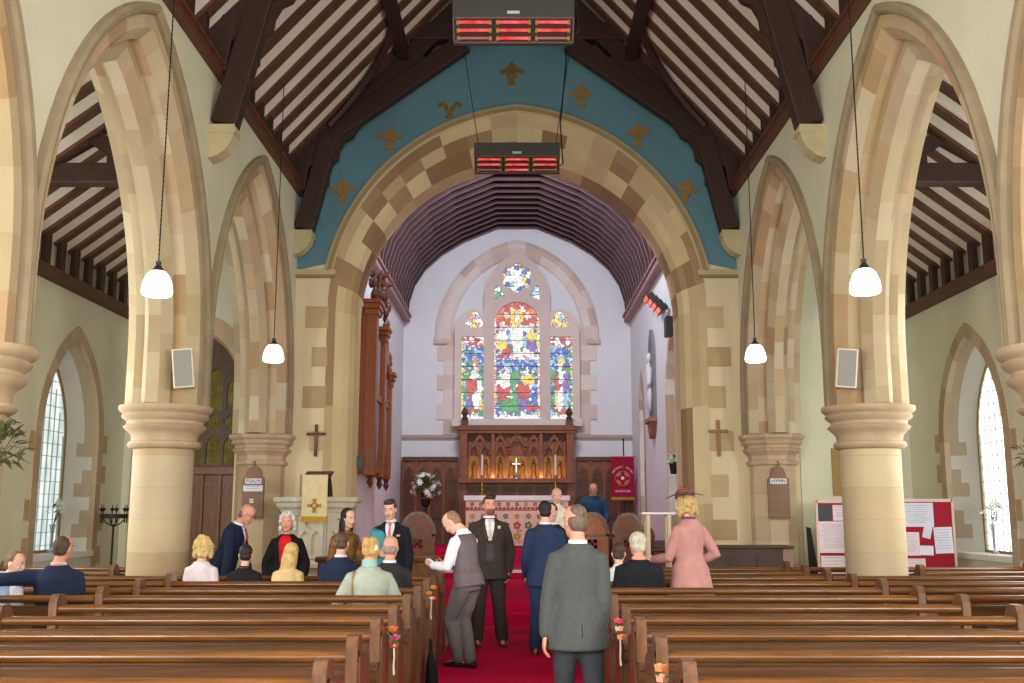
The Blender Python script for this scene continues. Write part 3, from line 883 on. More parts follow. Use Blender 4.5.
# ---------------------------------------------------------------- chancel arch wall
C0 = arch(0, 3.5, 5.3, 3.83, 0, 0, 22, 6)
CI = arch(0, 3.0, 5.2, 3.01, 0, 0, 22, 6)


def mixc(f): return [(a[0] + (b[0] - a[0]) * f, a[1] + (b[1] - a[1]) * f) for a, b in zip(C0, CI)]


fnY = lambda u, z, d: V((u, 18.5 + d, z))
mb = MB()
mb.prism([(-5.1, 0), (-5.1, 7.05), (0, 12.75), (5.1, 7.05), (5.1, 0)] + C0[::-1], fnY, 0, .8)
cw = struct(mb.build('wall_back', mat('warm_plaster', (224, 208, 168), .9, .04, 1.5, .05, 25)), 'cream wall around the chancel arch with its blue painted gable', 'wall')
mb = MB()
prof = ((0.0, -.012), (.30, -.012), (.34, -.012), (.62, -.012), (.84, .02), (1.0, .16), (1.0, .8))
bc = blockcol(1, .42, (0, 0, 1, 1, 2, 3))
memo = {}


def colc(k, j):
    row = (0, 1, 1, 2, 2, 3)[k]
    key = (row, (j + row) // 2 if row in (0, 2) else j // 2)
    if key not in memo:
        memo[key] = rnd.choice((lin((152, 124, 90)), lin((164, 136, 98)), lin((146, 118, 84)))) if rnd.random() < (.36 if 6 < j < len(C0) - 8 else .12) else rnd.choice((lin((208, 188, 140)), lin((202, 182, 136)), lin((194, 170, 128)), lin((214, 196, 150))))
    return memo[key]


sweep(mb, [mixc(f) for f, d in prof], [d for f, d in prof], fnY, colc)
mb.build('arch_stone', M['stone'], cw)
# outer moulding of the arch with its level returns
mb = MB()
hc = []
for t in (0.02, -.02, -.09, -.15, -.15):
    cv = arch(0, 3.5, 5.3, 3.83, 0, t, 40, 2)
    hc.append([p for p in cv if p[1] > 5.9 or False])
n = min(len(h) for h in hc)
hc = [h[(len(h) - n) // 2:(len(h) - n) // 2 + n] for h in hc]
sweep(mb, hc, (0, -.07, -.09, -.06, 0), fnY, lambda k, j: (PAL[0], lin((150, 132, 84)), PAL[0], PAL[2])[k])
for sg in (-1, 1):
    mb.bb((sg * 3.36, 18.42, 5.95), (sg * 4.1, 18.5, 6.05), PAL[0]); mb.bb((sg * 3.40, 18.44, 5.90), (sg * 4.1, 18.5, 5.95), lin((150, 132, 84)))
mb.build('hood_mould', M['stone'], cw)
# quoins beside the jambs
mb = MB()
z = .3
k = 0
while z < 5.75:
    h = rnd.choice((.36, .42, .40))
    for sg in (-1, 1):
        x1 = 3.5 + ((.40, .0, .26, .0)[k % 4] if sg < 0 else (.30, .0, .42, .0)[k % 4])
        if x1 > 3.52:
            mb.bb((sg * 3.48, 18.486, z), (sg * x1, 18.5, z + h), rnd.choice((lin((194, 170, 126)), lin((202, 180, 136)), lin((186, 162, 118)))))
    z += h; k += 1
mb.build('quoin_stone', M['stone'], cw)
cv = [p for p in arch(0, 3.5, 5.3, 3.83, 0, -.13, 40, 2) if p[1] > 6.05]
mb = MB()
mb.prism([(-4.09, 6.05)] + cv + [(4.09, 6.05), (4.09, 8.15), (0, 12.6), (-4.09, 8.15)], fnY, -.01, 0)
mb.build('painted_panel', M['blue'], cw)

# gilded fleurs-de-lis
def fleur(faded=0):
    m_ = MB()
    f = lambda u, z, d: V((u, d, z))
    pet = []
    for i in range(17):
        a = pi * i / 16
        pet.append((.07 * cos(a) * (1 - .25 * sin(a)), .17 * sin(a)))
    if faded != 2:
        m_.prism([(x, z + .03) for x, z in ((-.03, -.02), (-.075, .06), (-.06, .13), (0, .21), (.06, .13), (.075, .06), (.03, -.02))], f, -.02, 0)
    for sg in (-1, 1):
        m_.prism([(sg * x, z) for x, z in ((.02, .0), (.06, .07), (.12, .11), (.18, .09), (.20, .03), (.16, -.01), (.14, .03), (.11, .04), (.08, .01), (.05, -.05))], f, -.02, 0)
    m_.bb((-.085, -.03, -.05), (.085, 0, -.015))
    m_.prism([(-.03, -.05), (.03, -.05), (.05, -.12), (.075, -.17), (.03, -.17), (0, -.2), (-.03, -.17), (-.075, -.17), (-.05, -.12)], f, -.02, 0)
    return m_


FL = [(-3.28, 7.55, 'lowest on the left'), (-2.41, 8.58, 'halfway up the left side'), (-1.28, 9.22, 'upper left, pale and partly worn away'), (-.10, 9.89, 'above the crown of the arch'), (1.22, 9.44, 'upper right'), (2.30, 8.66, 'halfway up the right side'), (3.18, 7.55, 'lowest on the right')]
for i, (x, z, w) in enumerate(FL):
    o = fleur(2 if i == 2 else 0).build('fleur_de_lis', M['brass'] if i in (2, 3) else M['goldpaint'])
    o.location = (x, 18.488, z); o.scale = (1.15, 1, 1.15)
    if i == 6: o.rotation_euler = (0, R(12), 0)
    tag(o, 'gilded fleur-de-lis on the blue wall, ' + w, 'ornament', 'gilded fleurs-de-lis')

# ---------------------------------------------------------------- chancel shell
PRF = [(3.1, 6.85), (3.07, 7.25), (2.92, 7.75), (2.62, 8.22), (2.15, 8.66), (1.55, 9.04), (.55, 9.46)]
PRF = PRF + [(-x, z) for x, z in PRF[::-1]]


def off(p, d):
    n = len(p); o = []
    for i in range(n):
        a = V(p[max(0, i - 1)]); b = V(p[min(n - 1, i + 1)])
        t = (b - a).normalized()
        o.append((p[i][0] + t[1] * -d * -1 * -1, p[i][1] + t[0] * d))
    return o


mb = MB()
rr = [[V((x, y, z)) for x, z in PRF] for y in (19.25, 27.55)]
mb.rings(rr, False, smooth=False, closed=False)
cc = struct(mb.build('ceiling_chancel', M['wagonwood']), 'dark boarded wagon ceiling with arched ribs over the chancel', 'ceiling')
PIN = [(x * .955, 6.85 + (z - 6.85) * .955) for x, z in PRF]
y = 19.45
while y < 27.4:
    m_ = MB()
    for i in range(len(PRF) - 1):
        a, b, c, d = PRF[i], PRF[i + 1], PIN[i + 1], PIN[i]
        q = [V((p[0], yy, p[1])) for yy in (y, y + .07) for p in (a, b, c, d)]
        m_.add(q, [(0, 1, 2, 3), (7, 6, 5, 4)]); m_.add(q, [(3, 2, 6, 7)], mi=1)  # highlight on the rib edge painted as a lighter underside
    m_.build('rib', [M['wagonwood'], M['wagonrib']], cc)
    y += .46
for sg, side in ((-1, 'left'), (1, 'right')):
    m_ = MB(); m_.bb((sg * 2.93, 19.3, 6.72), (sg * 3.1, 27.5, 6.9)); m_.bb((sg * 2.89, 19.3, 6.86), (sg * 3.1, 27.5, 6.92)); m_.build('wall_plate', M['wagonrib'], cc)
    mb = MB()
    f = lambda u, z, d, sg=sg: V((sg * (3.1 + d), u, z))
    if sg > 0:
        hs = [arch(20.1, .85, 4.0, 1.2, .33, 0, 10, 1), arch(25.3, .42, 3.6, 1.25, 1.2, 0, 10, 1)]
        mb.prism([(19.3, 0), (27.5, 0), (27.5, 6.95), (19.3, 6.95)], f, 0, .05, [arch(20.1, .88, 4.0, 1.24, .3, 0, 10, 1), arch(25.3, .45, 3.6, 1.30, 1.17, 0, 10, 1)])
        mb.bb((3.25, 19.3, 0), (3.3, 27.5, 6.95))
        w_ = struct(mb.build('wall_chancel_right', M['plaster_w']), 'white chancel wall with stone recesses and a carved tablet', 'wall')
        for c, a, zs, h, zb in ((20.1, .85, 4.0, 1.2, .33), (25.3, .42, 3.6, 1.25, 1.2)):
            m_ = MB(); cu = [arch(c, a, zs, h, zb, t, 10, 6) for t in (-.18, 0, 0)]
            pale = (lin((214, 202, 186)), lin((204, 186, 164)), lin((188, 164, 138)), lin((222, 214, 204)))
            mm = {}
            sweep(m_, cu, (-.012, -.012, .16), f, lambda k, j, mm=mm, pale=pale: mm.setdefault((j // 2), rnd.choice(pale)))
            m_.build('recess_stone', M['stone'], w_)
    else:
        mb.bb((-3.3, 19.3, 0), (-3.1, 27.5, 6.95))
        w_ = struct(mb.build('wall_chancel_left', M['plaster_w']), 'white chancel wall behind the organ case', 'wall')
mb = MB()
mb.prism([(-3.1, 0), (-3.1, 6.9)] + [(x, z) for x, z in PRF[::-1]][1:-1] + [(3.1, 6.9), (3.1, 0)], lambda u, z, d: V((u, 27.5 + d, z)), 0, .2)
ew = struct(mb.build('wall_east', M['plaster_w']), 'white end wall around the stained glass window', 'wall')
m_ = MB(); m_.bb((-3.1, 27.42, 3.56), (3.1, 27.5, 3.64)); m_.bb((-3.1, 27.45, 3.52), (3.1, 27.5, 3.56))
m_.build('string_course', mat('pink_stone', (176, 158, 150), .9, .1, 4), ew)

# chancel steps
mb = MB()
stp = struct(thing('trim_1', None, None), 'red carpeted steps rising from the nave to the altar', 'steps')
for lo, hi in (((-2.45, 15.2, 0), (2.45, 15.6, .16)), ((-2.45, 15.6, 0), (2.45, 18.5, .32)), ((-3.0, 18.5, 0), (3.0, 19.3, .32)), ((-3.1, 19.3, 0), (3.1, 20.5, .32)), ((-3.1, 20.5, 0), (3.1, 23.2, .48)), ((-3.1, 23.2, 0), (3.1, 24.2, .62)), ((-3.1, 24.2, 0), (3.1, 27.5, .76))):
    m_ = MB(); m_.bb(lo, hi); m_.build('step', M['carpet'], stp, bevel=.015)
m_ = MB(); m_.bb((-3.1, 20.47, .435), (3.1, 20.52, .49)); m_.build('white_nosing', M['white'], stp)
mb = MB()
mb.bb((-.855, -.5, 0), (.74, 15.2, .012))
tag(mb.build('aisle_carpet', M['carpet']), 'deep red carpet runner along the central aisle between the pews', 'carpet')
mb = MB()
for sg, x in ((-1, -.905), (1, .765)): mb.bb((x - .035, -.5, 0), (x + .035, 15.2, .03))

# ---------------------------------------------------------------- aisles
for sg, side, wc in ((-1, 'left', 16.27), (1, 'right', 15.92)):
    f = lambda u, z, d, sg=sg: V((sg * (7.1 + d), u, z))
    hole = arch(wc, 1.04, 2.75, 1.62, .98, 0, 14, 5)
    mb = MB()
    mb.prism([(-2, 0), (18.6, 0), (18.6, 5.2), (-2, 5.2)], f, 0, .02, [hole])
    mb.bb((sg * 7.78, -2, 0), (sg * 7.8, wc - 1.1, 5.2)); mb.bb((sg * 7.78, wc + 1.1, 0), (sg * 7.8, 18.6, 5.2))
    struct(mb.build('wall_aisle_' + side, M['plaster']), 'cream outer wall of the %s aisle with one lancet window' % side, 'wall')
    win = struct(thing('window_%d' % (2 if sg < 0 else 3), None, None, (sg * 7.1, wc, .98)), 'tall lancet window with stone surround in the %s aisle' % side, 'window')
    # stone surround
    mm = {}
    m_ = MB(); sweep(m_, [arch(wc, 1.04, 2.75, 1.62, .7, t, 14, 6) for t in (-.20, -.20, 0, .03)], (0, -.02, -.02, .06), f, lambda k, j: mm.setdefault(j // 2, rnd.choice((lin((190, 170, 140)), lin((182, 162, 132)), lin((174, 154, 124))))))
    for z, s2 in ((.75, 1), (1.5, -1), (2.1, 1), (2.5, -1), (1.3, 1), (.95, -1), (2.6, 1)):
        m_.bb((sg * 7.085, wc + s2 * 1.2, z), (sg * 7.1, wc + s2 * 1.42, z + .3), lin((186, 160, 122)))
    m_.build('surround', M['stone'], win, world=True)
    # splay, plastered with a few bare blocks
    n = len(hole)
    A1 = arch(wc, 1.02, 2.75, 1.60, .98, 0, 14, 8); A2 = arch(wc, .64, 2.75, 1.30, .98, 0, 14, 8)
    pl, st_ = lin((226, 226, 218)), lin((196, 182, 156))
    mid = lambda q: [(a[0] + (b[0] - a[0]) * q, a[1] + (b[1] - a[1]) * q) for a, b in zip(A1, A2)]
    m_ = MB()
    def spl(k, j):
        if k == 0: return st_ if j % 3 != 1 or 8 < j < len(A1) - 9 else pl
        if k == 1: return st_ if j in (1, 4, 7, len(A1) - 3, len(A1) - 6, len(A1) - 9) else pl
        return pl
    sweep(m_, [mid(0), mid(.35), mid(.6), mid(1)], (.06, .16, .24, .36), f, spl)
    m_.build('splay', M['stone'], win, world=True)
    m_ = MB(); m_.prism([(wc - 1.06, -.05), (wc + 1.06, -.05), (wc + .66, .38), (wc - .66, .38)], lambda u, v, d: V((sg * (7.1 + v), u, d)), .90, .985); m_.build('sill', M['white'], win, world=True)
    m_ = MB(); m_.prism(arch(wc, .64, 2.75, 1.30, .98, 0, 12, 2), lambda u, z, d: V((sg * (7.45 + d), u, z)), 0, .03, [arch(wc, .64, 2.75, 1.30, 1.03, .05, 12, 2)])
    m_.build('window_frame', mat('frame_tan', (146, 122, 80), .6, .1, 6), win, world=True)
    m_ = MB(); m_.prism(arch(wc, .62, 2.75, 1.27, 1.0, 0, 12, 2), lambda u, z, d: V((sg * (7.475 + d), u, z)), 0, .01)
    m_.build('pane', emis('daylit_pane_' + side, (176, 190, 188) if sg < 0 else (236, 244, 240), 1.35 if sg < 0 else 3.2, rgb2=(226, 232, 226) if sg < 0 else (250, 252, 250), vs=2.0, stretch=(1, 3, 1)), win, world=True)
    m_ = MB()
    for q in range(-3, 4):
        m_.bb((sg * 7.455, wc + q * .18 - .004, 1.0), (sg * 7.475, wc + q * .18 + .004, 2.85 + 1.1 * (1 - abs(q) / 3)))
    for q in range(16): m_.bb((sg * 7.455, wc - .60, 1.1 + q * .2 - .004), (sg * 7.475, wc + .60, 1.1 + q * .2 + .004))
    m_.build('leading', mat('lead_strip', (176, 184, 180), .5, .1, 6), win, world=True)
    # roof of the aisle
    ar = lambda x: 5.72 + (6.95 - abs(x)) * .76
    mb = MB(); mb.add([(sg * 7.2, -2, ar(7.2) + .05), (sg * 4.9, -2, ar(4.9) + .05), (sg * 4.9, 18.6, ar(4.9) + .05), (sg * 7.2, 18.6, ar(7.2) + .05)], [(0, 1, 2, 3)])
    mb.bb((sg * 7.1, -2, 5.2), (sg * 7.2, 18.6, 5.75))
    ro = struct(mb.build('ceiling_aisle_' + side, M['roofplaster']), 'sloping plastered ceiling with dark rafters over the %s aisle' % side, 'ceiling')
    y = 9.2
    while y < 18.4:
        m_ = MB(); m_.bar((sg * 7.1, y, ar(7.1) + .09), (sg * 4.95, y, ar(4.95) + .09), .17, .16); m_.build('rafter', M['rafter'], ro)
        m_ = MB(); m_.bar((sg * 6.98, y, 5.2), (sg * 6.98, y, ar(6.98)), .13, .1, (1, 0, 0)); m_.build('ashlar_post', M['roofwood'], ro)
        y += .5
    m_ = MB(); m_.bb((sg * 6.9, -2, 5.08), (sg * 7.15, 18.5, 5.24)); m_.build('wall_plate', M['rafter'], ro, bevel=.015)
    for Y in (8.3, 13.3):
        m_ = MB(); m_.bb((sg * 4.95, Y - .12, 6.0), (sg * 7.1, Y + .12, 6.28)); m_.build('tie_beam', M['roofwood'], ro, bevel=.02)
        m_ = MB(); m_.bar((sg * 5.0, Y, 6.2), (sg * 5.9, Y, 6.75), .2, .2, (0, 1, 0)); m_.bar((sg * 5.45, Y, 6.2), (sg * 5.45, Y, 7.0), .2, .18, (0, 1, 0)); m_.bar((sg * 6.6, Y, 6.2), (sg * 5.7, Y, 6.75), .18, .2, (0, 1, 0)); m_.build('roof_strut', M['roofwood'], ro)
    # end wall of the aisle
    fe = lambda u, z, d: V((u, 18.5 + d, z))
    mb = MB()
    if sg < 0:
        op = arch(-5.85, .80, 3.9, 1.05, 0, 0, 12, 2)
        mb.prism([(-7.2, 0), (-7.2, 7.5), (-5.01, 7.5), (-5.01, 0)] + op[::-1], fe, 0, .3)
    else:
        mb.prism([(5.11, 0), (5.11, 7.5), (7.2, 7.5), (7.2, 0)], fe, 0, .3)
    w_ = struct(mb.build('wall_aisle_end_' + side, M['plaster']), 'plastered end wall of the %s aisle' % side, 'wall')
    if sg < 0:
        m_ = MB(); sweep(m_, [arch(-5.85, .80, 3.9, 1.05, 0, t, 12, 6) for t in (-.3, -.3, 0, .06, .06)], (0, -.03, -.03, .1, .3), fe, blockcol(2, .2)); m_.build('arch_stone', M['stone'], w_)
# ================================================================ EAST WINDOW
def text(s, size, m, parent, loc, rot, ext=.002, name='lettering'):
    cu = bpy.data.curves.new('t', 'FONT'); cu.body = s; cu.size = size; cu.extrude = ext
    cu.align_x = 'CENTER'; cu.align_y = 'CENTER'; cu.resolution_u = 2
    o = bpy.data.objects.new('t', cu); COL.objects.link(o)
    dg = bpy.context.evaluated_depsgraph_get()
    me = bpy.data.meshes.new_from_object(o.evaluated_get(dg))
    bpy.data.objects.remove(o); bpy.data.curves.remove(cu)
    me.materials.clear(); me.materials.append(m); me.name = name
    n = bpy.data.objects.new(name, me); COL.objects.link(n); n.parent = parent
    n.location = loc; n.rotation_euler = rot
    return n


def inell(x, y, cx, cy, rx, ry): return ((x - cx) / rx) ** 2 + ((y - cy) / ry) ** 2 < 1


WH, RD, BL, GR, YL, PU, SK, PK, OR, LB, DB = (240, 238, 232), (196, 30, 40), (44, 84, 186), (50, 150, 70), (240, 206, 80), (120, 80, 170), (244, 214, 196), (226, 150, 170), (220, 120, 50), (150, 190, 236), (36, 44, 120)


def des_main(x, y):
    if y < .035: return WH
    if abs(x) > .88: return rnd.choice((WH, YL, PK, WH))
    if inell(x, y, 0, .845, .10, .034): return SK
    if inell(x, y, 0, .85, .30, .062): return YL
    if inell(x, y, 0, .70, .30, .125) or (abs(x) < .20 and .52 < y < .75): return WH
    if abs(x) < .52 and .74 < y < .79 and abs(x) > .15: return WH
    for cx, cy in ((-.62, .79), (.62, .79), (-.45, .87), (.45, .87), (-.22, .93), (.22, .93)):
        if inell(x, y, cx, cy, .13, .034): return SK
    if y > .77: return RD if (int((atan2(y - .85, x) + 4) * 6) % 3) else OR
    for cx, cy, c in ((-.62, .70, WH), (-.66, .63, YL), (-.5, .575, RD), (.62, .70, YL), (.66, .62, PU), (.5, .575, WH), (.72, .66, OR), (-.4, .68, LB), (.4, .66, LB)):
        if inell(x, y, cx, cy, .24, .05): return c
    if .50 < y < .56: return rnd.choice((WH, PU, PK, WH))
    if .44 < y < .52: return BL if rnd.random() < .6 else LB
    for cx, cy, rx, ry, c in ((-.42, .415, .13, .034, SK), (.42, .40, .15, .036, WH), (.45, .335, .3, .05, YL), (-.5, .33, .24, .07, WH), (-.62, .23, .26, .08, RD), (.28, .24, .30, .07, RD), (.52, .25, .16, .04, WH), (.82, .2, .2, .08, BL), (-.1, .36, .2, .06, GR), (-.3, .12, .42, .06, GR), (.6, .1, .3, .03, RD), (.2, .14, .2, .06, PU), (-.02, .2, .14, .08, GR)):
        if inell(x, y, cx, cy, rx, ry): return c
    return rnd.choice((GR, BL, GR, LB, PU, WH))


def des_left(x, y):
    if y < .05: return WH
    if abs(x) > .84: return rnd.choice((WH, YL, GR))
    if y > .87: return rnd.choice((WH, PK, WH, RD))
    for cx, cy, rx, ry, c in ((.05, .63, .18, .05, SK), (.1, .68, .26, .05, OR), (0, .53, .34, .07, WH), (-.25, .4, .45, .11, RD), (.4, .38, .3, .09, WH), (.2, .24, .35, .10, WH), (-.3, .2, .3, .08, PU), (.1, .11, .5, .03, RD), (.5, .18, .2, .05, YL)):
        if inell(x, y, cx, cy, rx, ry): return c
    if y > .62: return rnd.choice((BL, LB, GR, LB, BL))
    return rnd.choice((GR, BL, GR, YL, LB))


def des_right(x, y):
    if y < .05: return WH
    if abs(x) > .84: return rnd.choice((WH, YL, GR))
    if y > .87: return rnd.choice((WH, PK, WH, RD))
    for cx, cy, rx, ry, c in ((.05, .64, .18, .05, SK), (.05, .7, .24, .05, YL), (.1, .52, .26, .09, WH), (.4, .45, .3, .14, PU), (-.25, .42, .22, .10, RD), (.0, .26, .30, .16, WH), (-.3, .25, .2, .14, YL), (.45, .25, .25, .12, LB), (.0, .1, .5, .03, RD)):
        if inell(x, y, cx, cy, rx, ry): return c
    if y > .62: return rnd.choice((BL, LB, GR, LB, BL))
    return rnd.choice((GR, BL, GR, LB))


GLASS = emis('stained_glass', (255, 255, 255), 1.25, attr=True)
LEAD = lin((84, 82, 86))


def stained(x0, x1, z0, zf, yy, des, nx, nz, nseed, inside=lambda u, z: True, aspect=None):
    """leaded glass: cells coloured like the design, dark lead between them"""
    w = x1 - x0; h = zf - z0
    seeds = []
    g = sqrt(w * h / nseed)
    for i in range(int(w / g) + 1):
        for j in range(int(h / g) + 1):
            px = x0 + (i + .5 + rnd.uniform(-.42, .42)) * g; pz = z0 + (j + .5 + rnd.uniform(-.42, .42)) * g
            u = (px - x0) / w * 2 - 1; v = (pz - z0) / h
            base = des(u, v); c = lin(base); k = rnd.uniform(.82, 1.1); c = tuple(q + (1 - q) * .14 for q in c[:3])
            seeds.append((px, pz, tuple(min(1, q * k) for q in c[:3]) + (1,), base))
    from mathutils.kdtree import KDTree
    kd = KDTree(len(seeds))
    for i, s_ in enumerate(seeds): kd.insert((s_[0], s_[1], 0), i)
    kd.balance()
    mb = MB()
    for i in range(nx):
        for j in range(nz):
            xa, xb = x0 + w * i / nx, x0 + w * (i + 1) / nx
            za, zb = z0 + h * j / nz, z0 + h * (j + 1) / nz
            cx, cz = (xa + xb) / 2, (za + zb) / 2
            if not inside(cx, cz): continue
            r = kd.find_n((cx, cz, 0), 2)
            dif = seeds[r[0][1]][3] != seeds[r[1][1]][3]
            c = LEAD if r[1][2] - r[0][2] < (.13 if dif else .03) * g else seeds[r[0][1]][2]
            mb.add([(xa, yy, za), (xb, yy, za), (xb, yy, zb), (xa, yy, zb)], [(0, 1, 2, 3)], c)
    return mb


def bars(x0, x1, zs, yy):
    m_ = MB()
    for z in zs: m_.bb((x0, yy - .012, z - .008), (x1, yy + .004, z + .008))
    return m_


win = struct(thing('window_1', None, None, (0, 27.5, 3.95)), 'stained glass east window with three lights and a six-lobed tracery rose', 'window')
GY = 27.40
fz = lambda u, z, d: V((u, d, z))
PS = (lin((216, 198, 188)), lin((224, 208, 198)), lin((206, 186, 174)), lin((226, 214, 206)))
# quoins and hood
m_ = MB()
z = 3.66; k = 0
while z < 6.4:
    for sg in (-1, 1):
        m_.bb((sg * 1.62, 27.46, z), (sg * (2.16 if k % 2 else 1.98), 27.5, z + .40), rnd.choice(PS))
    z += .40; k += 1
m_.build('quoin_stone', M['stone'], win, world=True)
m_ = MB()
mm = {}
sweep(m_, [arch(0, 2.22, 6.35, 2.68, 6.2, t, 14, 1) for t in (0, 0, .10, .20, .40, .46)], (27.5, 27.40, 27.36, 27.42, 27.44, 27.5), fz, lambda k, j: mm.setdefault((j // 2, k > 2), rnd.choice(PS)))
for sg in (-1, 1): m_.bb((sg * 1.9, 27.38, 6.12), (sg * 2.26, 27.5, 6.26), PS[2])
m_.build('hood_mould', M['stone'], win, world=True)


def lobes(cx, cz, r, n, ph=0.0, k=6, dep=.42):
    o = []
    for i in range(n):
        a = 2 * pi * i / n + ph
        lx, lz = cx + r * .62 * cos(a), cz + r * .62 * sin(a)
        for q in range(k):
            b = a - 1.25 + 2.5 * q / (k - 1)
            o.append((lx + r * dep * cos(b), lz + r * dep * sin(b)))
    return o


main_o = arch(0, .62, 6.62, .64, 4.05, 0, 10, 1)
rose = lobes(0, 7.93, .40, 6, pi / 6)
trl = [(-.62, 7.30), (-.60, 7.68), (-.50, 7.72), (-.33, 7.42)]
trr = [(-x, z) for x, z in trl]
m_ = MB()
m_.prism(arch(0, .90, 7.35, 1.28, 3.98, 0, 12, 2), fz, 27.26, 27.44, [main_o, rose, trl, trr], col=PS[0])
m_.build('centre_light_tracery', M['stone'], win, world=True)
for sg in (-1, 1):
    cx = sg * 1.165
    hole = [(cx - .335, 4.05), (cx + .335, 4.05), (cx + .335, 6.30), (cx - .335, 6.30)]
    tref = lobes(cx, 6.74, .23, 3, pi / 2, 7, .52)
    m_ = MB(); m_.prism(arch(cx, .53, 6.45, .62, 3.98, 0, 10, 2), fz, 27.30, 27.45, [hole, tref], col=PS[1])
    m_.build('side_light_tracery', M['stone'], win, world=True)
m_ = MB(); m_.prism([(27.2, 3.86), (27.5, 3.86), (27.5, 4.06), (27.28, 4.06), (27.2, 3.98)], lambda u, z, d: V((d, u, z)), -1.75, 1.75, col=PS[3]); m_.build('sill', M['stone'], win, world=True)
ol = stained(-.63, .63, 4.05, 7.30, GY, des_main, 90, 230, 760); ol.build('main_glass', GLASS, win, world=True)
stained(-1.51, -.82, 4.05, 6.32, GY, des_left, 56, 166, 320).build('side_glass', GLASS, win, world=True)
stained(.82, 1.51, 4.05, 6.32, GY, des_right, 56, 166, 320).build('side_glass', GLASS, win, world=True)
stained(-.42, .42, 7.5, 8.36, GY, lambda x, y: WH if inell(x, y, 0, .5, .35, .34) else rnd.choice((BL, WH, LB, YL, WH)), 40, 40, 60).build('rose_glass', GLASS, win, world=True)
for sg in (-1, 1):
    stained(sg * 1.165 - .25, sg * 1.165 + .25, 6.5, 7.0, GY, lambda x, y: rnd.choice((WH, YL, WH, PK, LB)), 20, 20, 24).build('trefoil_glass', GLASS, win, world=True)
    stained(min(sg * .32, sg * .64), max(sg * .32, sg * .64), 7.28, 7.74, GY, lambda x, y: rnd.choice((WH, LB, WH, GR)), 14, 20, 16).build('spandrel_glass', GLASS, win, world=True)
m_ = bars(-.62, .62, [4.05 + .36 * i for i in range(1, 9)], GY - .01)
m_.build('saddle_bar', M['iron'], win, world=True)
for sg in (-1, 1):
    bars(min(sg * .83, sg * 1.50), max(sg * .83, sg * 1.50), [4.05 + .36 * i for i in range(1, 7)], GY - .01).build('saddle_bar', M['iron'], win, world=True)

# ================================================================ REREDOS, ALTAR AND EAST END
t = thing('reredos', 'carved oak altar screen with gilded niches below the stained glass', 'altar screen', (0, 26.9, .76))
m_ = MB()
m_.bb((-1.46, 26.9, .76), (1.46, 27.4, 2.30)); m_.bb((-1.46, 27.15, 2.30), (1.46, 27.4, 3.8)); m_.build('back_board', M['carvedlight'], t, world=True)
m_ = MB(); m_.bb((-1.56, 26.78, 3.72), (1.56, 27.4, 3.80)); m_.bb((-1.52, 26.82, 3.64), (1.52, 27.4, 3.72)); m_.bb((-1.50, 26.86, 3.80), (1.50, 27.4, 3.86)); m_.build('cornice', M['carvedlight'], t, world=True, bevel=.012)
m_ = MB(); m_.bb((-1.52, 26.62, 2.34), (1.52, 26.95, 2.46)); m_.build('shelf', M['carvedlight'], t, world=True, bevel=.01)
for sg in (-1, 1):
    m_ = MB(); m_.bb((sg * 1.30, 26.84, .76), (sg * 1.50, 27.3, 3.66)); m_.build('end_post', M['carvedlight'], t, world=True, bevel=.015)
    m_ = MB(); m_.bb((sg * 1.38 - .09, 26.86, 3.86), (sg * 1.38 + .09, 27.06, 4.0)); m_.lathe([(.07, 4.0), (.09, 4.06), (.05, 4.1), (.10, 4.18), (.07, 4.26), (.02, 4.33)], (sg * 1.38, 26.96, 0), 10); m_.build('finial', M['carved'], t, world=True)
    m_ = MB(); m_.bb((sg * .58, 26.86, 2.46), (sg * .68, 27.2, 3.64)); m_.build('inner_post', M['carvedlight'], t, world=True, bevel=.01)
m_ = MB(); m_.bb((-1.3, 27.1, 2.46), (1.3, 27.16, 3.05)); m_.build('gilded_ground', mat('gilded_ground', (168, 112, 44), .45, .35, 14, .1, 40, metal=.3), t, world=True)


def niche(cx, w, z0, z1, y):
    """cusped arched frame"""
    m2 = MB()
    a = w / 2 - .03
    o = arch(cx, a, z1 - .34, .22, z0, 0, 8, 1)
    m2.prism([(cx - w / 2, z0), (cx + w / 2, z0), (cx + w / 2, z1), (cx - w / 2, z1)][::1], lambda u, z, d: V((u, d, z)), y, y + .05, [arch(cx, a, z1 - .34, .22, z0 + .02, 0, 8, 1)])
    for sg in (-1, 1):
        m2.ell((cx + sg * a * .82, y + .02, z1 - .30), (a * .22, .02, .05), 8, 5)
    m2.ell((cx, y + .02, z1 - .06), (.05, .03, .05), 8, 5)
    return m2


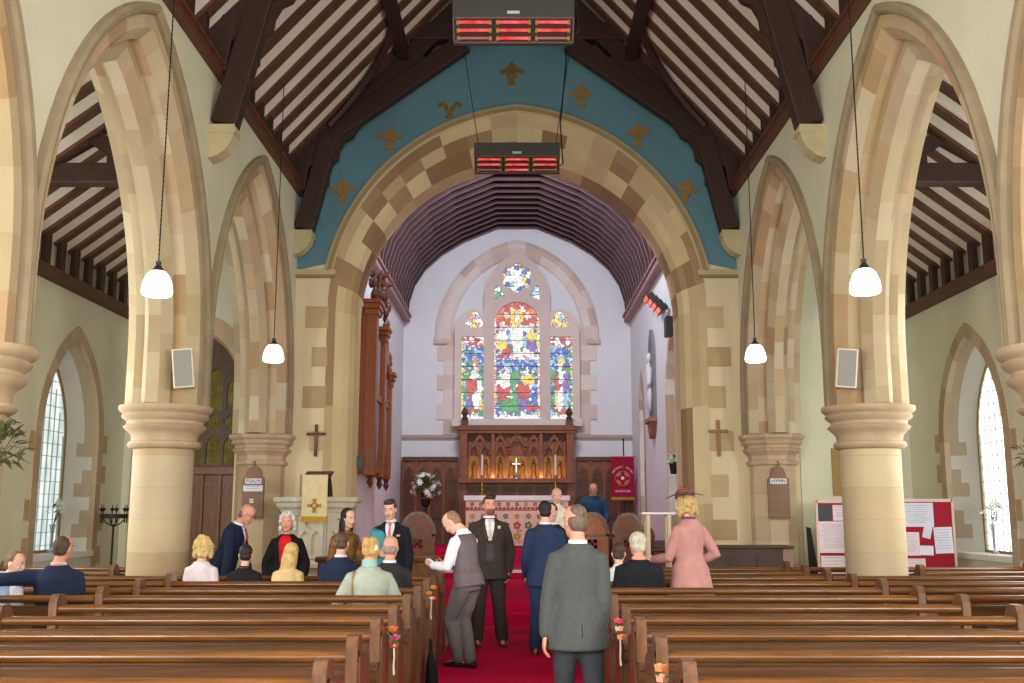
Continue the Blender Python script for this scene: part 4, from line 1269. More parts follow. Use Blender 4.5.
for i, (cx, w) in enumerate(((-1.13, .29), (-.83, .29), (-.44, .27), (0, .56), (.44, .27), (.83, .29), (1.13, .29))):
    niche(cx, w, 2.46, 3.42 if w < .5 else 3.55, 26.98).build('niche_arch', M['carvedlight'], t, world=True)
    k = MB()
    for dx in ((0,) if w < .5 else (-.15, 0, .15)):
        q_ = .82 + .10 * ((i * 7 + int(dx * 20)) % 3)
        k.lathe([(r_, 2.47 + (z_ - 2.47) * q_) for r_, z_ in ((.075, 2.47), (.08, 2.52), (.05, 2.62), (.062, 2.78), (.075, 2.86), (.03, 2.90), (.042, 2.95), (.04, 3.0), (.0, 3.03))], (cx + dx, 27.05, 0), 8)
    k.build('carved_figure', mat('gilded_carving', (118, 74, 40), .45, .35, 20, metal=.2) if i == 0 else bpy.data.materials['gilded_carving'], t, world=True)
for i, cx in enumerate((-.98, -.44, 0, .44, .98)):
    w_ = .26 if cx else .30
    k = MB(); k.prism([(cx - w_, 3.22), (cx - w_ + .05, 3.22), (cx, 3.22 + w_ * 1.15), (cx + w_ - .05, 3.22), (cx + w_, 3.22), (cx, 3.34 + w_ * 1.25)], fz, 26.93, 26.98)
    for j in range(1, 5):
        for sg in (-1, 1): k.ell((cx + sg * w_ * (1 - j / 5), 26.95, 3.24 + (.12 + w_ * 1.25) * j / 5), (.028, .025, .03), 6, 4)
    k.ell((cx, 26.95, 3.38 + w_ * 1.25), (.035, .03, .05), 6, 4); k.build('crocketed_gable', M['carvedlight'], t, world=True)
for i in range(13):
    x = -1.2 + i * .2
    if abs(abs(x) - .63) < .06: continue
    k = MB(); k.prism(lobes(x, 3.53, .09, 4, pi / 4, 5), fz, 27.08, 27.14); k.build('pierced_carving', M['carved'], t, world=True)
m_ = MB()
for i in range(6): m_.bb((-1.28 + i * .44, 26.88, 1.2), (-1.28 + i * .44 + .36, 26.91, 2.26))
m_.build('lower_panel', M['carved'], t, world=True)

t = thing('altar', 'altar with white linen and an embroidered floral frontal', 'altar', (0, 25.6, .76))
m_ = MB(); m_.bb((-1.26, 25.3, .78), (1.26, 26.2, 1.96)); m_.build('frontal', mat('frontal_cream', (226, 196, 178), .85, .08, 14), t, world=True, bevel=.02)
m_ = MB(); m_.bb((-1.30, 25.27, 1.95), (1.30, 26.25, 2.0)); m_.bb((-1.30, 25.265, 1.88), (1.30, 25.275, 1.96)); m_.build('linen_cloth', M['white'], t, world=True, bevel=.01)
m_ = MB()
for i in range(26): m_.bb((-1.25 + i * .1, 25.28, 1.67), (-1.25 + i * .1 + .07, 25.3, 1.72))
m_.bb((-1.26, 25.285, 1.645), (1.26, 25.3, 1.66)); m_.build('fringe_band', cloth((176, 70, 46)), t, world=True)
fl_m = [cloth((190, 96, 66)), cloth((120, 124, 84)), cloth((206, 150, 84)), cloth((170, 110, 110))]
for row, (z, s_) in enumerate(((1.79, .055), (1.5, .07), (1.28, .10), (1.02, .10))):
    for i in range(9 if row else 11):
        x = -1.1 + i * (2.2 / (8 if row else 10))
        k = MB()
        for q in range(5):
            a = 2 * pi * q / 5 + i
            k.ell((x + s_ * .62 * cos(a), 25.292, z + s_ * .62 * sin(a)), (s_ * .42, .008, s_ * .42), 7, 4)
        if row > 1: k.tube([(x, 25.293, z - s_), (x + .05, 25.293, z - s_ * 1.5), (x + .12, 25.293, z - s_ * 1.1)], .012, 5)
        k.build('embroidered_flower', fl_m[(i + row * 2) % 4], t, world=True)


def candlestick(x, lab):
    t = thing('candlestick', lab, 'candlestick', (x, 25.95, 2.0), 0, 'altar candlesticks')
    m = MB(); m.lathe([(.10, 0), (.10, .02), (.05, .05), (.022, .1), (.03, .16), (.018, .2), (.018, .42), (.035, .46), (.06, .50), (.06, .515), (.02, .52)], n=16); m.build('stem', M['brass'], t)
    m = MB(); m.lathe([(.022, .52), (.022, 1.02), (.006, 1.03)], n=12); m.build('candle', M['white'], t)
    m = MB(); m.tube([(0, 0, 1.03), (.004, 0, 1.06)], .004, 5); m.build('wick', M['iron'], t)


candlestick(-.88, 'tall brass candlestick with white candle left of the altar cross')
candlestick(.97, 'tall brass candlestick with white candle right of the altar cross')
t = thing('altar_cross', 'small silver cross standing on the reredos shelf above the altar', 'cross', (-.02, 26.74, 2.462))
m = MB(); m.lathe([(.09, 0), (.09, .015), (.05, .04), (.015, .09), (.014, .16)], n=14); m.build('base', M['silver'], t)
m = MB(); m.bb((-.014, -.01, .15), (.014, .01, .52)); m.bb((-.11, -.01, .36), (.11, .01, .388)); m.build('crosspiece', M['silver'], t)

for sg, side, xa, xb in ((-1, 'left', -3.06, -1.58), (1, 'right', 1.58, 3.06)):
    t = thing('wall_panelling', 'dark carved oak wall panelling %s of the altar screen' % side, 'panelling', ((xa + xb) / 2, 27.4, .76))
    m = MB(); m.bb((xa, 27.36, .76), (xb, 27.46, 2.96)); m.build('back_board', M['carved'], t, world=True)
    m = MB(); m.bb((xa, 27.30, 2.94), (xb, 27.48, 3.05)); m.bb((xa, 27.33, 1.42), (xb, 27.4, 1.5)); m.build('rail', M['carved'], t, world=True, bevel=.01)
    n = 4; w = (xb - xa) / n
    for i in range(n + 1):
        x = xa + w * i
        m = MB(); m.bb((max(xa, x - .04), 27.31, .76), (min(xb, x + .04), 27.4, 2.94)); m.build('stile', M['carvedlight'], t, world=True)
    for i in range(n):
        m = MB(); c = xa + w * (i + .5)
        m.prism([(c - w / 2 + .04, 2.45), (c + w / 2 - .04, 2.45), (c + w / 2 - .04, 2.9), (c - w / 2 + .04, 2.9)], fz, 27.33, 27.36, [arch(c, w / 2 - .06, 2.52, .26, 2.46, 0, 6, 1)])
        m.build('arched_panel', M['carvedlight'], t, world=True)

# burgundy banner on its pole
t = thing('banner', 'burgundy embroidered church banner hanging from a pole near the right chancel wall', 'banner', (2.72, 26.3, .76))
m = MB(); m.tube([(2.74, 26.34, .76), (2.74, 26.34, 3.42)], .016, 8); m.ell((2.74, 26.34, 3.44), .03); m.build('pole', M['iron'], t, world=True)
m = MB(); m.tube([(2.36, 26.32, 3.0), (3.05, 26.32, 3.0)], .014, 8); m.build('crossbar', M['brass'], t, world=True)
m = MB()
for i in range(13):
    pass
rs = []
for z in (3.0, 2.6, 2.2, 1.97):
    rs.append([V((2.40 + .6 * i / 12, 26.30 + .008 * sin(i * 1.3), z)) for i in range(13)] + [V((2.40 + .6 * i / 12, 26.312 + .008 * sin(i * 1.3), z)) for i in range(12, -1, -1)])
m.rings(rs); m.build('cloth', cloth((150, 22, 58)), t, world=True)
m = MB()
for i in range(24): m.bb((2.405 + i * .025, 26.295, 1.90), (2.405 + i * .025 + .017, 26.305, 1.975))
m.build('gold_fringe', cloth((200, 150, 70)), t, world=True)
m = MB()
for k in range(4):
    a = pi / 4 + k * pi / 2
    m.prism([(2.70 + x * cos(a) - z * sin(a), 2.45 + x * sin(a) + z * cos(a)) for x, z in ((-.05, .10), (.05, .10), (.085, .19), (.0, .165), (-.085, .19))], fz, 26.282, 26.29)
m.prism([(2.70 + .19 * cos(a * pi / 12), 2.45 + .19 * sin(a * pi / 12)) for a in range(24)], fz, 26.284, 26.29, [[(2.70 + .175 * cos(a * pi / 12), 2.45 + .175 * sin(a * pi / 12)) for a in range(24)]])
m.build('emblem', cloth((196, 120, 84)), t, world=True)
m = MB(); m.ell((2.70, 26.285, 2.45), (.045, .01, .045), 10, 6); m.build('emblem_centre', cloth((236, 232, 226)), t, world=True)
wl = cloth((236, 226, 226))
word = "MOTHERS' UNION"
for i, ch in enumerate(word):
    if ch == ' ': continue
    a = R(152 - 124 * i / (len(word) - 1))
    text(ch, .068, wl, t, (2.70 + .27 * cos(a) - 2.72, 26.285 - 26.3, 2.47 + .27 * sin(a) - .76), (R(90), -(a - pi / 2), 0), .002)
text('WHISTON', .085, wl, t, (2.70 - 2.72, 26.285 - 26.3, 2.12 - .76), (R(90), 0, 0), .002)

# large flower arrangement on a stand, left of the altar
def bouquet(t, c, r, n, flower_m, leaf_m, seed, fl=.045, drop=.6, name='bloom'):
    q = random.Random(seed)
    lf = MB()
    for i in range(n * 2):
        a = q.uniform(0, 2 * pi); e = q.uniform(-.6, 1.4); k = q.uniform(.6, 1.1)
        d = V((cos(a) * cos(e), sin(a) * cos(e), sin(e) * .9)) * r * k
        p = V(c) + d; s = d.normalized().cross(V((0, 0, 1)))
        s = s.normalized() if s.length > .01 else V((1, 0, 0))
        L_ = fl * 2.2
        up = d.normalized() * .3 + V((0, 0, .4))
        lf.add([p - d.normalized() * L_ * .4, p + s * L_ * .22, p + d.normalized() * L_ * .7 + V((0, 0, -.02)), p - s * L_ * .22], [(0, 1, 2, 3)])
        if i % 3 == 0: lf.tube([V(c) - V((0, 0, r * .5)), p], .004, 4)
    lf.build('leaf_spray', leaf_m, t)
    for i in range(n):
        a = q.uniform(0, 2 * pi); e = q.uniform(-.5, 1.5); k = q.uniform(.75, 1.1)
        d = V((cos(a) * cos(e), sin(a) * cos(e), sin(e))) * r * k
        p = V(c) + d; mtx = d.to_track_quat('Z', 'Y').to_matrix()
        b = MB()
        for w in range(6):
            b_ = 2 * pi * w / 6
            tip = mtx @ V((fl * cos(b_), fl * sin(b_), fl * .35)); s1 = mtx @ V((fl * .5 * cos(b_ + .5), fl * .5 * sin(b_ + .5), fl * .25)); s2 = mtx @ V((fl * .5 * cos(b_ - .5), fl * .5 * sin(b_ - .5), fl * .25))
            b.add([p, p + s1, p + tip, p + s2], [(0, 1, 2, 3)])
        b.ell(p, fl * .3, 6, 4)
        b.build(name, flower_m, t)


t = thing('flower_arrangement', 'large white flower arrangement on a slim stand left of the altar', 'flowers', (-2.25, 25.4, .76))
m = MB(); m.lathe([(.16, 0), (.16, .02), (.02, .05), (.02, .95), (.10, 1.0), (.13, 1.14), (.09, 1.16)], n=16); m.build('stand', M['iron'], t)
bouquet(t, (0, 0, 1.42), .35, 46, M['petal'], M['leaf'], 3, .095)

# choir stalls
def stall(x, y, z0, w, h, lab, rz=0, tone=None):
    t = thing('choir_stall', lab, 'choir stall', (x, y, z0), rz)
    a = w / 2
    pr = [(-a, 0), (a, 0), (a, h * .68), (a * .93, h * .80), (a * .70, h * .91), (a * .38, h * .985), (0, h), (-a * .38, h * .985), (-a * .70, h * .91), (-a * .93, h * .80), (-a, h * .68)]
    m = MB(); m.prism(pr, lambda u, v, d: V((u, d, v)), -.04, .04, [lobes(0, h * .55, .11, 4, pi / 4, 5)]); m.build('end_panel', tone or M['stall'], t, bevel=.012)
    m = MB(); m.prism([(x_ * 1.06, z_ * 1.02) for x_, z_ in pr[2:]], lambda u, v, d: V((u, d, v)), -.06, .06, [[(x_ * .88, z_ * .985 - .02) for x_, z_ in pr[2:]]]); m.build('moulded_edge', M['pewend'], t)
    m = MB(); m.bb((-.02, -.02, h * .55 - .09), (.02, .02, h * .55 + .09)); m.bb((-.09, -.02, h * .55 - .02), (.09, .02, h * .55 + .02)); m.build('quatrefoil_ground', M['carved'], t)
    m = MB(); m.bb((-a, .04, 0), (a, .9, .42)); m.bb((-a, .04, .42), (-a + .06, .9, h * .62)); m.build('bench', M['carved'], t)


stall(-1.86, 19.45, .32, .64, 1.28, 'choir stall end with quatrefoil left of the chancel steps behind the man on his phone')
stall(1.42, 19.55, .32, .60, 1.27, 'orange oak choir stall end in front of the man in blue jumper', tone=mat('stall_orange', (164, 98, 38), .4, .3, 6))
stall(2.08, 19.45, .32, .58, 1.26, 'carved choir stall end with pointed head beside the white-topped stand')
t = thing('prayer_desk', 'dark carved wooden prayer desk behind the white-topped stand', 'desk', (2.70, 18.2, .0))
m = MB(); m.bb((-.34, -.2, 0), (.34, .2, .95)); m.build('body', M['carved'], t, bevel=.02)
m = MB(); m.prism([(-.25, .95), (.25, 1.08), (.25, 1.12), (-.25, .99)], lambda u, v, d: V((d, u, v)), -.38, .38); m.build('sloping_top', M['carved'], t, bevel=.01)
for sg in (-1, 1):
    m = MB(); m.lathe([(.06, 0), (.07, .1), (.04, .2), (.06, .5), (.04, .8), (.06, 1.05), (.08, 1.2), (.05, 1.3), (.0, 1.36)], (sg * .38, -.16, 0), 10); m.build('carved_post', M['carved'], t)
t = thing('frontal_desk', 'low dark red oak desk front across the left of the chancel step', 'desk', (-1.72, 14.0, 0))
m = MB(); m.bb((-.95, -.05, 0), (.62, .05, .98)); m.build('front_panel', M['stall'], t, bevel=.01)
m = MB(); m.bb((-.98, -.08, .96), (.65, .24, 1.03)); m.bb((-.95, -.07, .72), (.62, -.04, .76)); m.bb((-.95, -.07, .45), (.62, -.04, .49)); m.build('top_rail', M['pew'], t, bevel=.01)
for i in range(4):
    m = MB(); m.bb((-.93 + i * .5, -.08, 0), (-.86 + i * .5, -.04, .96)); m.build('stile', M['stall'], t)

# ================================================================ ORGAN CASE
t = thing('organ_case', 'carved oak pipe organ case projecting from the left chancel wall', 'organ', (-2.85, 20.6, 2.36))
m = MB(); m.bb((-3.1, 19.42, 2.36), (-2.68, 19.5, 5.55)); m.build('side_panel', M['organ'], t, world=True)
m = MB(); m.bb((-3.1, 19.38, 3.80), (-2.87, 19.46, 3.88)); m.bb((-3.1, 19.38, 2.37), (-2.87, 19.46, 2.48)); m.bb((-3.0, 19.41, 2.4), (-2.97, 19.45, 5.5)); m.build('side_rail', M['organ'], t, world=True, bevel=.008)
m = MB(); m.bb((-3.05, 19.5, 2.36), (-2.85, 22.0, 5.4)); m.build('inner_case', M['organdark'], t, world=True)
for y0, y1, h in ((19.40, 19.70, 5.5), (20.75, 21.0, 5.2), (21.85, 22.05, 4.4)):
    m = MB(); m.bb((-2.86, y0, 2.3), (-2.56, y1, h)); m.build('tower_post', M['organ'], t, world=True, bevel=.012)
    m = MB(); m.bb((-2.92, y0 - .08, h), (-2.48, y1 + .08, h + .10)); m.bb((-2.9, y0 - .04, h - .12), (-2.52, y1 + .04, h)); m.bb((-2.92, y0 - .12, h + .10), (-2.44, y1 + .12, h + .18)); m.build('tower_capital', M['organ'], t, world=True, bevel=.01)
    k = MB(); k.lathe([(.10, 0), (.06, -.08), (.09, -.14), (.03, -.22), (.0, -.26)], (-2.68, (y0 + y1) / 2, 2.3), 10); k.build('pendant_boss', M['carved'], t, world=True)
for z in (2.36, 3.78):
    m = MB(); m.bb((-2.84, 19.5, z), (-2.62, 22.0, z + .14)); m.build('front_rail', M['organ'], t, world=True, bevel=.01)
for i in range(5):
    m = MB(); y = 19.82 + i * .19; m.lathe([(.02, 2.5), (.07, 2.9), (.075, 5.0 - abs(i - 2) * .1), (.075, 5.05)], (-2.75, y, 0), 12); m.build('organ_pipe', M['pipe'], t, world=True)
for i in range(4):
    m = MB(); y = 21.12 + i * .2; m.lathe([(.02, 2.5), (.08, 2.95), (.08, 4.4 + .25 * (1.5 - abs(i - 1.5)))], (-2.74, y, 0), 12); m.build('organ_pipe', M['pipe'], t, world=True)
m = MB(); m.prism([(21.0, 3.9), (21.85, 3.9), (21.85, 4.5), (21.43, 5.25), (21.0, 4.5)], lambda u, v, d: V((d, u, v)), -2.66, -2.60, [arch(21.43, .36, 4.1, .62, 3.95, 0, 8, 1)]); m.build('gable', M['organ'], t, world=True)
for y, z in ((21.43, 5.25), (21.9, 4.6), (20.88, 5.4)):
    k = MB(); k.lathe([(.05, 0), (.06, .05), (.03, .1), (.07, .18), (.04, .26), (.06, .32), (.0, .45)], (-2.62, y, z), 8); k.build('pinnacle', M['carved'], t, world=True)
t.scale = (.72, 1, 1); t.location.x = -2.915
# carved foliage cresting over the towers
q = random.Random(5)
for y0, n in ((19.55, 16), (20.4, 14)):
    k = MB()
    for i in range(n):
        k.ell((-2.7 + q.uniform(-.16, .12), y0 + q.uniform(-.12, .55), 5.70 + q.uniform(0, .62 if y0 < 20 else .35)), (.09, .10, .12), 7, 5)
    k.tube([(-2.7, y0, 5.68), (-2.62, y0 + .1, 6.2), (-2.45, y0 + .2, 6.25), (-2.36, y0 + .3, 6.38)], [.08, .07, .05, .02], 7)
    k.build('carved_cresting', M['carved'], t, world=True)
t = thing('monitor_speaker', 'small dark grey speaker fixed low on the organ case side', 'speaker', (-3.0, 19.27, 2.42), R(10))
m = MB(); m.prism([(-.11, 0), (.11, 0), (.11, .22), (-.11, .26)], lambda u, v, d: V((u, d, v)), -.08, .09); m.build('cabinet', M['darkmetal'], t, bevel=.01)
m = MB(); m.bb((-.09, -.088, .02), (.09, -.08, .20)); m.build('grille', mat('grille_grey', (84, 84, 92), .7, .1, 60), t)

# memorial tablet, bracket plant and heater on the right chancel wall
t = thing('mounted_memorial_tablet', 'tall carved stone memorial tablet on the right chancel wall', 'memorial', (3.1, 22.9, 3.3))
f = lambda u, z, d: V((3.1 - d, u, z))
m = MB(); m.prism(arch(22.95, .42, 5.1, .62, 3.6, 0, 8, 1), f, 0, .07); m.build('back_slab', mat('tablet_grey', (120, 118, 126), .7, .12, 6), t, world=True, bevel=.01)
m = MB()
m.ell((3.0, 22.95, 5.05), (.07, .10, .13)); m.ell((2.99, 22.95, 4.6), (.09, .20, .36)); m.ell((2.99, 22.85, 4.15), (.08, .16, .35)); m.ell((2.98, 23.05, 4.3), (.07, .08, .4)); m.tube([(3.0, 22.75, 4.8), (2.96, 22.7, 4.45), (2.95, 22.85, 4.3)], .06, 8)
m.build('relief_figure', mat('tablet_marble', (206, 202, 208), .5, .1, 8), t, world=True)
m = MB(); m.bb((2.92, 22.5, 3.58), (3.1, 23.4, 3.68)); m.prism([(22.6, 3.58), (23.3, 3.58), (23.1, 3.3), (22.95, 3.22), (22.8, 3.3)], f, 0, .12); m.build('bracket', mat('tablet_brown', (150, 104, 84), .6, .15, 8), t, world=True, bevel=.01)

t = thing('wall_heater', 'row of four glowing red heater lamps on the right chancel wall', 'heater', (3.0, 21.4, 6.0))
HR = emis('heater_glow', (255, 70, 50), 2.2, rgb2=(255, 120, 110), vs=9)
for i in range(4):
    y = 22.35 - i * .62; z = 6.33 - i * .21
    m = MB(); m.box((2.96, y, z), (.16, .56, .12), (0, R(-28), 0)); m.build('lamp_housing', M['darkmetal'], t, world=True, bevel=.01)
    m = MB(); m.box((2.885, y, z - .03), (.015, .46, .085), (0, R(-28), 0)); m.build('heating_element', HR, t, world=True)
m = MB(); m.tube([(3.08, 22.7, 6.5), (3.08, 20.2, 5.65)], .02, 6)
for i in range(4): m.tube([(3.09, 22.35 - i * .62, 6.42 - i * .21), (2.95, 22.35 - i * .62, 6.36 - i * .21)], .014, 6)
m.build('mounting_rail', M['silver'], t, world=True)
t = thing('bracket_box', 'small dark grey box fixed above the stone recess on the right chancel wall', 'speaker', (3.05, 20.0, 5.25))
m = MB(); m.bb((-.1, -.14, -.2), (.04, .14, .2)); m.build('cabinet', M['darkmetal'], t, bevel=.01); m = MB(); m.bb((-.108, -.12, -.18), (-.1, .12, .18)); m.build('grille', bpy.data.materials['grille_grey'], t)

t = thing('potted_plant', 'white flowering plant in dark pot on a bracket by the chancel arch', 'plant', (3.0, 19.55, 2.32))
m = MB(); m.lathe([(.07, 0), (.075, .01), (.105, .19), (.11, .21), (.10, .21), (.09, .18)], n=18); m.build('pot', M['iron'], t)
m = MB(); m.bb((-.1, -.1, -.04), (.1, .1, 0)); m.prism([(-.1, -.04), (.1, -.04), (.1, -.22)], lambda u, v, d: V((u, d, v)), -.02, .02); m.build('bracket', M['white'], t)
bouquet(t, (0, 0, .27), .14, 10, M['petal'], M['leaf'], 8, .045)
# ================================================================ NAVE FITTINGS
# pulpit
t = thing('pulpit', 'pale carved stone pulpit in front of the left side of the chancel arch', 'pulpit', (-3.3, 17.0, 0), R(0))
PC = mat('pulpit_stone', (206, 196, 172), .85, .1, 5, .08, 40)
pc = V((-3.3, 17.15, 0))
oc = lambda r, z: (r, z)
m = MB(); m.lathe([(.46, 0), (.46, .14), (.34, .24), (.30, .62), (.42, .74)], (0, .15, 0), 8, smooth=False, ph=pi / 8); m.build('foot', PC, t)
m = MB(); m.lathe([(.60, .74), (.62, .80), (.58, .84), (.58, 1.60), (.60, 1.64)], (0, .15, 0), 8, smooth=False, ph=pi / 8); m.build('drum', PC, t)
m = MB(); m.lathe([(.60, 1.60), (.63, 1.66), (.68, 1.70), (.70, 1.76), (.74, 1.79), (.74, 1.86), (.5, 1.86)], (0, .15, 0), 8, smooth=False, ph=pi / 8); m.build('cornice', PC, t, bevel=.01)
for k in range(8):
    a = pi / 4 * k - pi / 2
    mt = Matrix.Translation((0, .15, 0)) @ Matrix.Rotation(a + pi / 2, 4, 'Z')
    m = MB(); m.prism([(-.20, .88), (.20, .88), (.20, 1.56), (-.20, 1.56)], lambda u, z, d: mt @ V((u, -.545 + d, z)), -.03, 0,
                      [arch(-.09, .075, 1.18, .14, .95, 0, 5, 1), arch(.09, .075, 1.18, .14, .95, 0, 5, 1), lobes(0, 1.43, .09, 4, 0, 5)])
    m.build('tracery_panel', PC, t)
    m = MB(); mt2 = Matrix.Translation((0, .15, 0)) @ Matrix.Rotation(a + pi / 2 + pi / 8, 4, 'Z')
    m.tube([mt2 @ V((0, -.60, .86)), mt2 @ V((0, -.60, 1.58))], .035, 8); m.build('corner_shaft', mat('shaft_stone', (176, 168, 150), .6, .1, 6) if k == 0 else bpy.data.materials['shaft_stone'], t)
t = thing('book_rest', 'brass-edged dark book rest standing on the pulpit rim', 'book rest', (-3.20, 16.62, 1.86))
m = MB(); m.prism([(-.18, 0), (.18, 0), (.14, .10), (-.06, .36), (-.10, .36)], lambda u, v, d: V((d, u, v)), -.2, -.17); m.build('side_bracket', M['iron'], t); m = MB(); m.prism([(-.18, 0), (.18, 0), (.14, .10), (-.06, .36), (-.10, .36)], lambda u, v, d: V((d, u, v)), .17, .2); m.build('side_bracket', M['iron'], t)
m = MB(); m.box((0, -.04, .35), (.44, .36, .02), (R(18), 0, 0)); m.box((0, -.22, .30), (.44, .02, .04), (R(18), 0, 0)); m.build('sloping_board', M['carved'], t, bevel=.006)
t = thing('hanging_pulpit_fall', 'cream pulpit fall with a gold cross and gold fringe', 'church textile', (-3.19, 16.27, 1.50))
m = MB(); m.rings([[V((x, -.012 + .01 * sin(x * 30) * (1 if z < .6 else 0), z)) for x in [-.20 + .4 * i / 10 for i in range(11)]] + [V((x, .004 + .01 * sin(x * 30) * (1 if z < .6 else 0), z)) for x in [.20 - .4 * i / 10 for i in range(11)]] for z in (.02, .35, .66, .70)]); m.build('cloth', cloth((218, 202, 156)), t)
m = MB(); m.bb((-.20, -.03, -.03), (.20, -.0, .05)); m.build('gold_fringe', cloth((186, 146, 52)), t)
m = MB()
for k in range(4):
    a = k * pi / 2
    m.prism([(x * cos(a) - z * sin(a), .22 + x * sin(a) + z * cos(a)) for x, z in ((-.014, .035), (.014, .035), (.03, .11), (0, .10), (-.03, .11))], lambda u, z, d: V((u, d, z)), -.03, -.008)
m.prism([(.05 * cos(i * pi / 8), .22 + .05 * sin(i * pi / 8)) for i in range(16)], lambda u, z, d: V((u, d, z)), -.03, -.008, [[(.03 * cos(i * pi / 8), .22 + .03 * sin(i * pi / 8)) for i in range(16)]])
m.build('gold_cross', cloth((176, 132, 40)), t)


def hymn_board(x, word, lab, psalm):
    t = thing('hymn_board', lab, 'hymn board', (x, 17.90, 1.50))
    a = .185
    pr = [(-a, 0), (a, 0), (a, .68), (a * .72, .73), (a * .70, .78), (a * .5, .87), (0, .92), (-a * .5, .87), (-a * .70, .78), (-a * .72, .73), (-a, .68)]
    m = MB(); m.prism(pr, lambda u, z, d: V((u, d, z)), -.03, .03); m.build('board', mat('hymn_oak', (128, 94, 66), .5, .15, 8, stretch=(1, 1, 8)) if not psalm else bpy.data.materials['hymn_oak'], t, bevel=.006)
    for i in range(5):
        m = MB(); m.bb((-a + .01, -.045, .03 + i * .135), (a - .01, -.03, .045 + i * .135)); m.build('number_rail', M['pewend'], t)
    m = MB(); m.bb((-.14, -.036, .60), (.14, -.03, .69)); m.build('title_plate', M['paper'], t)
    text(word, .085, M['iron'], t, (0, -.038, .645), (R(90), 0, 0))
    if psalm:
        m = MB(); m.bb((-.165, -.038, .47), (.165, -.03, .58)); m.build('paper_slip', M['paper'], t)
        m = MB(); m.bb((-.05, -.036, .27), (.02, -.03, .34)); m.build('number_card', M['paper'], t)
        for i in range(2):
            m = MB(); m.bb((-.13, -.0395, .545 - i * .035), (.13, -.038, .553 - i * .035)); m.build('printed_line', mat('print_grey', (150, 150, 160), .8) if i == 0 else bpy.data.materials['print_grey'], t)
    m = MB(); m.tube([(0, -.01, .92), (.02, -.01, .96), (0, -.01, .99), (-.015, -.01, .97)], .008, 6); m.build('hook', M['iron'], t)


hymn_board(4.54, 'HYMN', 'wooden hymn board headed HYMN on the right pier', False)
hymn_board(-4.58, 'PSALM', 'wooden hymn board headed PSALM on the left pier with a white slip', True)

for x, lab, fig in ((-3.63, 'wooden crucifix with a small figure on the wall left of the chancel arch', 1), (3.64, 'plain brown wooden cross on the wall right of the chancel arch', 0)):
    t = thing('crucifix' if fig else 'wall_cross', lab, 'cross', (x, 18.46, 2.6))
    m = MB(); m.bb((-.028, -.015, 0), (.028, .02, .58 if fig else .66)); m.bb((-.17, -.016, .38 if fig else .43), (.17, .019, .43 if fig else .485)); m.build('beam', M['carved'] if fig else M['goldpaint'], t, bevel=.005)
    if fig:
        m = MB(); m.tube([(0, -.03, .1), (0, -.035, .28), (0, -.03, .38)], [.014, .022, .026], 7, roundcap=True); m.ell((0, -.035, .43), (.022, .022, .028)); m.tube([(-.14, -.025, .42), (0, -.03, .38), (.14, -.025, .42)], .010, 6); m.build('figure', mat('figure_bronze', (140, 90, 66), .5), t)

# wooden tracery screen at the end of the left aisle
t = thing('tracery_screen', 'tall oak screen with gothic tracery and leaded amber panes in the left aisle', 'screen', (-5.85, 18.6, 0))
SX0, SX1 = -6.64, -5.06
f = lambda u, z, d: V((u, 18.62 + d, z))
m = MB(); m.bb((SX0, 18.64, 0), (SX1, 18.7, 2.3)); m.build('lower_boarding', M['screenwood'], t, world=True)
for i in range(6):
    x = SX0 + (SX1 - SX0) * i / 5
    m = MB(); m.bb((x - .035, 18.58, 0), (x + .035, 18.66, 2.3)); m.build('post', M['screenwood'], t, world=True, bevel=.008)
for i in range(5):
    c = SX0 + (SX1 - SX0) * (i + .5) / 5
    m = MB(); m.prism([(c - .12, 1.9), (c + .12, 1.9), (c + .12, 2.16), (c - .12, 2.16)], f, 0, .03, [arch(c - .056, .045, 1.98, .1, 1.93, 0, 4, 1), arch(c + .056, .045, 1.98, .1, 1.93, 0, 4, 1)]); m.build('panel_head', M['screenwood'], t, world=True)
m = MB(); m.bb((SX0, 18.54, 2.28), (SX1, 18.72, 2.42)); m.build('rail', M['screenwood'], t, world=True, bevel=.01)
hs = []
for i in range(5):
    c = SX0 + (SX1 - SX0) * (i + .5) / 5
    k = abs(i - 2)
    hs.append(arch(c, .125, 2.78, .22, 2.46, 0, 5, 1))
    if k < 2: hs.append(arch(c, .125, 4.14 - .12 * k, .2, 3.46, 0, 5, 1))
    else: hs.append(arch(c, .10, 3.85, .16, 3.46, 0, 5, 1))
    hs.append(lobes(c, 3.24, .135, 4, 0, 6, .44))
hs.append(lobes(-5.85, 4.60, .15, 4, 0, 5))
for q in (-.158, .158): hs.append(lobes(-5.85 + q, 4.46, .08, 4, 0, 5)) if False else None
hs = [h for h in hs if h]
m = MB(); m.prism(arch(-5.85, .79, 3.9, 1.03, 2.4, 0, 12, 1), f, 0, .07, hs); m.build('tracery', mat('tracery_oak', (76, 50, 28), .5, .25, 6), t, world=True)
m = MB(); m.prism(arch(-5.85, .78, 3.9, 1.0, 2.4, 0, 12, 1), f, .05, .055); m.build('amber_pane', emis('amber_glass', (112, 100, 42), .55, rgb2=(138, 126, 64), vs=6), t, world=True)
m = MB()
for i in range(26): m.bb((SX0 + .03 + i * .06, 18.655, 2.42), (SX0 + .034 + i * .06, 18.66, 4.5))
for i in range(20): m.bb((SX0, 18.655, 2.5 + i * .1), (SX1, 18.66, 2.504 + i * .1))
m.build('leading', M['iron'], t, world=True)

